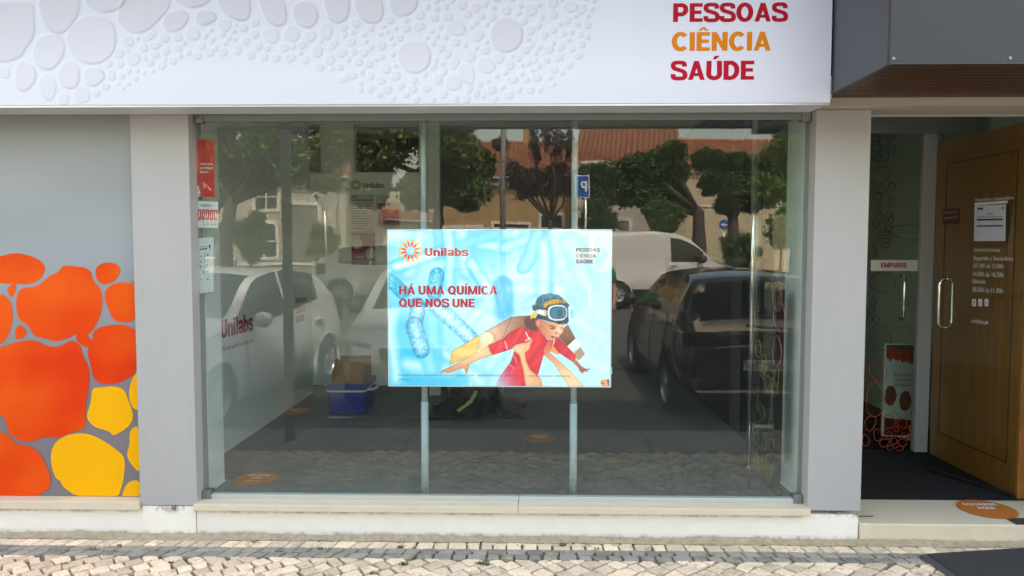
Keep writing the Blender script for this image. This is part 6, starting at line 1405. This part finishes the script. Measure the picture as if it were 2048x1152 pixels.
tree('plane_tree', 'leafy plane tree with hanging branches behind the light panel', tx, ty, -.15, [(tx, ty, -.15), (tx+.03, ty, 1.0), (tx-.05, ty, 2.0), (tx, ty, 2.9)], .14,
     clp([(760, 290, 75, 70), (830, 220, 90, 70), (900, 290, 65, 75), (930, 380, 55, 40), (945, 220, 45, 40), (850, 380, 55, 40), (740, 380, 45, 40), (800, 110, 110, 70), (900, 120, 80, 60), (965, 330, 30, 30)], Ym-1), 60000, .092, lf1, sub=26)
b0 = at(1100, 520, 17); tx, ty = b0[0], b0[1]
tree('plum_tree', 'upright dark purple leaved plum tree in front of the ochre house', tx, ty, .2, [(tx, ty, .2), (tx, ty, 1.6), (tx+.05, ty, 2.4)], .09,
     clp([(1072, 290, 14, 50), (1095, 270, 12, 45), (1115, 280, 12, 50), (1137, 285, 10, 45), (1100, 360, 55, 35), (1060, 370, 40, 30), (1130, 370, 35, 28), (1030, 350, 25, 30), (1000, 290, 18, 14)], 17), 20000, .06, lf3, sub=16)
Yp = 21.
b0 = at(1397, 560, Yp); tx, ty = b0[0], b0[1]; k1 = at(1397, 425, Yp); k2 = at(1360, 392, Yp); k3 = at(1340, 372, Yp)
tree('pollard_tree', 'pollarded tree with a crooked branch leaning over the garden wall', tx, ty, .2, [(tx, ty, .2), (tx, ty, 1.4), (k1[0], ty, k1[2]), (k1[0]-.1, ty, k1[2]+.1)], .30,
     clp([(1330, 320, 45, 28), (1285, 340, 50, 32), (1350, 345, 30, 28), (1225, 345, 50, 28), (1260, 385, 55, 35), (1310, 385, 35, 30), (1200, 390, 40, 30), (1345, 300, 25, 20)], Yp), 42000, .095, lf2, sub=22)
b0 = at(1465, 560, Yp+1); tx, ty = b0[0], b0[1]; k1 = at(1465, 430, Yp+1)
tree('pollard_tree', 'pollarded tree with a forked trunk above the round arrow sign', tx, ty, .2, [(tx, ty, .2), (tx, ty, 1.6), (k1[0], ty, k1[2])], .30,
     clp([(1410, 320, 26, 26), (1440, 330, 30, 30), (1475, 325, 26, 24), (1420, 365, 28, 26), (1460, 380, 45, 34), (1505, 350, 40, 36), (1500, 400, 40, 26), (1455, 415, 28, 16)], Yp+1), 40000, .095, lf2, sub=22)
b0 = at(1590, 560, Yp-2); tx, ty = b0[0], b0[1]
tree('pollard_tree', 'full green tree rising at the right end of the window', tx, ty, .2, [(tx, ty, .2), (tx, ty, 1.6), (tx, ty, 2.6)], .25,
     clp([(1560, 320, 45, 48), (1600, 290, 50, 40), (1540, 375, 45, 35), (1610, 370, 50, 45), (1580, 270, 28, 16), (1640, 330, 50, 60)], Yp-2), 34000, .095, lf1, sub=22)
def bush(name, label, px, py, rx, ry, Y, n, ls, mat, cat='bush', dr=-.2):
    p = at(px, py, Y); sc = (Y+4)/FPX; zb_ = .2; cl = []
    for _ in range(6): cl.append((p[0]+jit(rx*sc*.5), p[1]+jit(.3), p[2]+jit(ry*sc*.4), rx*sc*.55, rx*sc*.5, ry*sc*.6))
    tree(name, label, p[0], p[1], zb_, [(p[0], p[1], zb_), (p[0], p[1], max(zb_+.2, p[2]-ry*sc*.3))], .05, cl, n, ls, mat, cat, group='bushes along the far side of the street', sub=8, droop=dr)
bush('bush', 'bright green bush below the leaning pollarded tree', 1335, 435, 52, 42, 17, 11000, .07, lf4)
bush('bush', 'dark low hedge behind the grey van', 1490, 500, 60, 40, 18, 11000, .07, lf2)
bush('bush', 'spiky dark bush at the right end of the street', 1560, 465, 42, 50, 18, 9000, .09, lf4)
bush('bush', 'round green bush in front of the tiled house, left', 500, 470, 48, 55, 19, 11000, .07, lf4)
bush('bush', 'round green bush beside the yield sign', 650, 480, 35, 50, 19.5, 9000, .07, lf4)
bush('bush', 'green bush at the far left behind the white hatchback', 400, 470, 45, 50, 19, 9000, .07, lf4)
bush('bush', 'dark bush behind the parking sign', 1195, 440, 50, 45, 18, 11000, .07, lf2)
bush('bush', 'tall dark bush against the gabled house', 1180, 350, 35, 30, 22, 8000, .08, lf2)

# ---------------------------------------------------------------- passer-by in green, mostly hidden by the light panel
pf = onZ(1228, 708, -.245); PX, PY = 1.42, -(6.3)
PX = pf[0]-.22; PY = 2*YG-pf[1]; gzp = -.235
T = thing('person', 'person in green T-shirt and dark trousers standing beside the black crossover', 'person', (PX, PY, gzp), 0)
def skin(name, J, E_, R_, mat, parent, sub_=2, root=0):
    me = bpy.data.meshes.new(name); me.from_pydata(J, E_, []); o = bpy.data.objects.new(name, me); C.objects.link(o); m_ = o.modifiers.new('s', 'SKIN')
    for i, r_ in enumerate(R_): me.skin_vertices[0].data[i].radius = r_ if isinstance(r_, tuple) else (r_, r_); me.skin_vertices[0].data[i].use_root = (i == root)
    m_.use_smooth_shade = True; m2 = o.modifiers.new('u', 'SUBSURF'); m2.levels = sub_; m2.render_levels = sub_
    dg = bpy.context.evaluated_depsgraph_get(); nm = bpy.data.meshes.new_from_object(o.evaluated_get(dg)); bpy.data.objects.remove(o)
    nm.materials.clear(); nm.materials.append(mat); nm.polygons.foreach_set('use_smooth', [True]*len(nm.polygons)); o = bpy.data.objects.new(name, nm); C.objects.link(o); o.parent = parent; return o
try:
    J = [(0, 0, .95), (0, 0, 1.15), (0, 0, 1.38), (0, .01, 1.47), (0, .02, 1.56), (0, .03, 1.68)]; R = [(.15, .10), (.14, .10), (.15, .10), (.055, .055), (.075, .085), (.07, .085)]; E_ = [(0, 1), (1, 2), (2, 3), (3, 4), (4, 5)]
    for sg in (1, -1):
        n0 = len(J); J += [(sg*.17, 0, 1.40), (sg*.22, .02, 1.12), (sg*.21, .12, .90), (sg*.20, .16, .83)]; R += [.055, .042, .032, (.038, .018)]; E_ += [(2, n0), (n0, n0+1), (n0+1, n0+2), (n0+2, n0+3)]
        for k in range(4):
            n1 = len(J); bx0 = sg*(.20+(k-1.5)*.018); ln = (.07, .085, .08, .06)[k]; J += [(bx0, .19, .79), (bx0, .20, .79-ln*.55), (bx0-.0, .185, .79-ln)]; R += [.010, .009, .008]; E_ += [(n0+3, n1), (n1, n1+1), (n1+1, n1+2)]
        n1 = len(J); J += [(sg*.165, .18, .81), (sg*.15, .19, .775)]; R += [.011, .009]; E_ += [(n0+3, n1), (n1, n1+1)]
        n0 = len(J); J += [(sg*.09, 0, .88), (sg*.10, .0, .50), (sg*.10, -.02, .10), (sg*.11, .10, .04)]; R += [.085, .058, .04, (.038, .03)]; E_ += [(0, n0), (n0, n0+1), (n0+1, n0+2), (n0+2, n0+3)]
    mskin = M('skin_tone', (.42, .22, .15), .55, var=.05)
    body = skin('body', J, E_, R, mskin, T)
    skin('t_shirt', [(0, 0, .84), (0, 0, 1.15), (0, 0, 1.38), (.17, 0, 1.405), (.225, .015, 1.18), (-.17, 0, 1.405), (-.225, .015, 1.18)], [(0, 1), (1, 2), (2, 3), (3, 4), (2, 5), (5, 6)], [(.18, .125), (.17, .125), (.17, .12), .075, .066, .075, .066], M('green_cotton', s2l((34, 110, 48)), .85, bump=.3, bs=20), T)
    skin('trousers', [(0, 0, .93), (.09, 0, .85), (.10, 0, .5), (.10, -.01, .12), (-.09, 0, .85), (-.10, 0, .5), (-.10, -.01, .12)], [(0, 1), (1, 2), (2, 3), (0, 4), (4, 5), (5, 6)], [(.16, .115), .105, .078, .062, .105, .078, .062], M('dark_denim', (.02, .025, .04), .85), T)
    for sg in (1, -1):
        q = MB(); v_ = []
        for k in range(9):
            t_ = k/8; yy_ = -.08+.27*t_; wd = .045*sin(pi*min(1, .18+t_*.72))+.008; hh2 = .085*(1-t_)**.7+.03
            for (a_, b_) in ((-wd, 0), (-wd, hh2*.6), (-wd*.5, hh2), (wd*.5, hh2), (wd, hh2*.6), (wd, 0)): v_.append((sg*.105+a_, yy_, b_))
        q.add(v_, [(i*6+k, i*6+(k+1) % 6, (i+1)*6+(k+1) % 6, (i+1)*6+k) for i in range(8) for k in range(6)]+[(0, 1, 2, 3, 4, 5), tuple(range(53, 47, -1))]); q.build('shoe', m_black, T, smooth=True, local=True)
    q = MB(); q.lathe([(0, .115), (.05, .105), (.085, .06), (.092, 0), (.085, -.05)], (0, -.0, 1.66), 'z', 20); q.build('hair', M('dark_hair', (.03, .02, .012), .6, bump=1, bs=60), T, smooth=True, local=True)
    for sg in (1, -1):
        q = MB(); q.lathe([(0, -.012), (.012, 0), (0, .012)], (sg*.032, .105, 1.625), 'y', 10); q.build('eye', m_ink, T, smooth=True, local=True)
    q = MB(); q.tube([(0, .10, 1.635), (0, .128, 1.595), (0, .108, 1.585)], [.010, .016, .010], 8); q.tube([(-.022, .108, 1.555), (0, .116, 1.555), (.022, .108, 1.555)], .006, 6); q.build('nose_and_mouth', mskin, T, smooth=True, local=True)
except Exception as ex:
    print('person failed', ex)
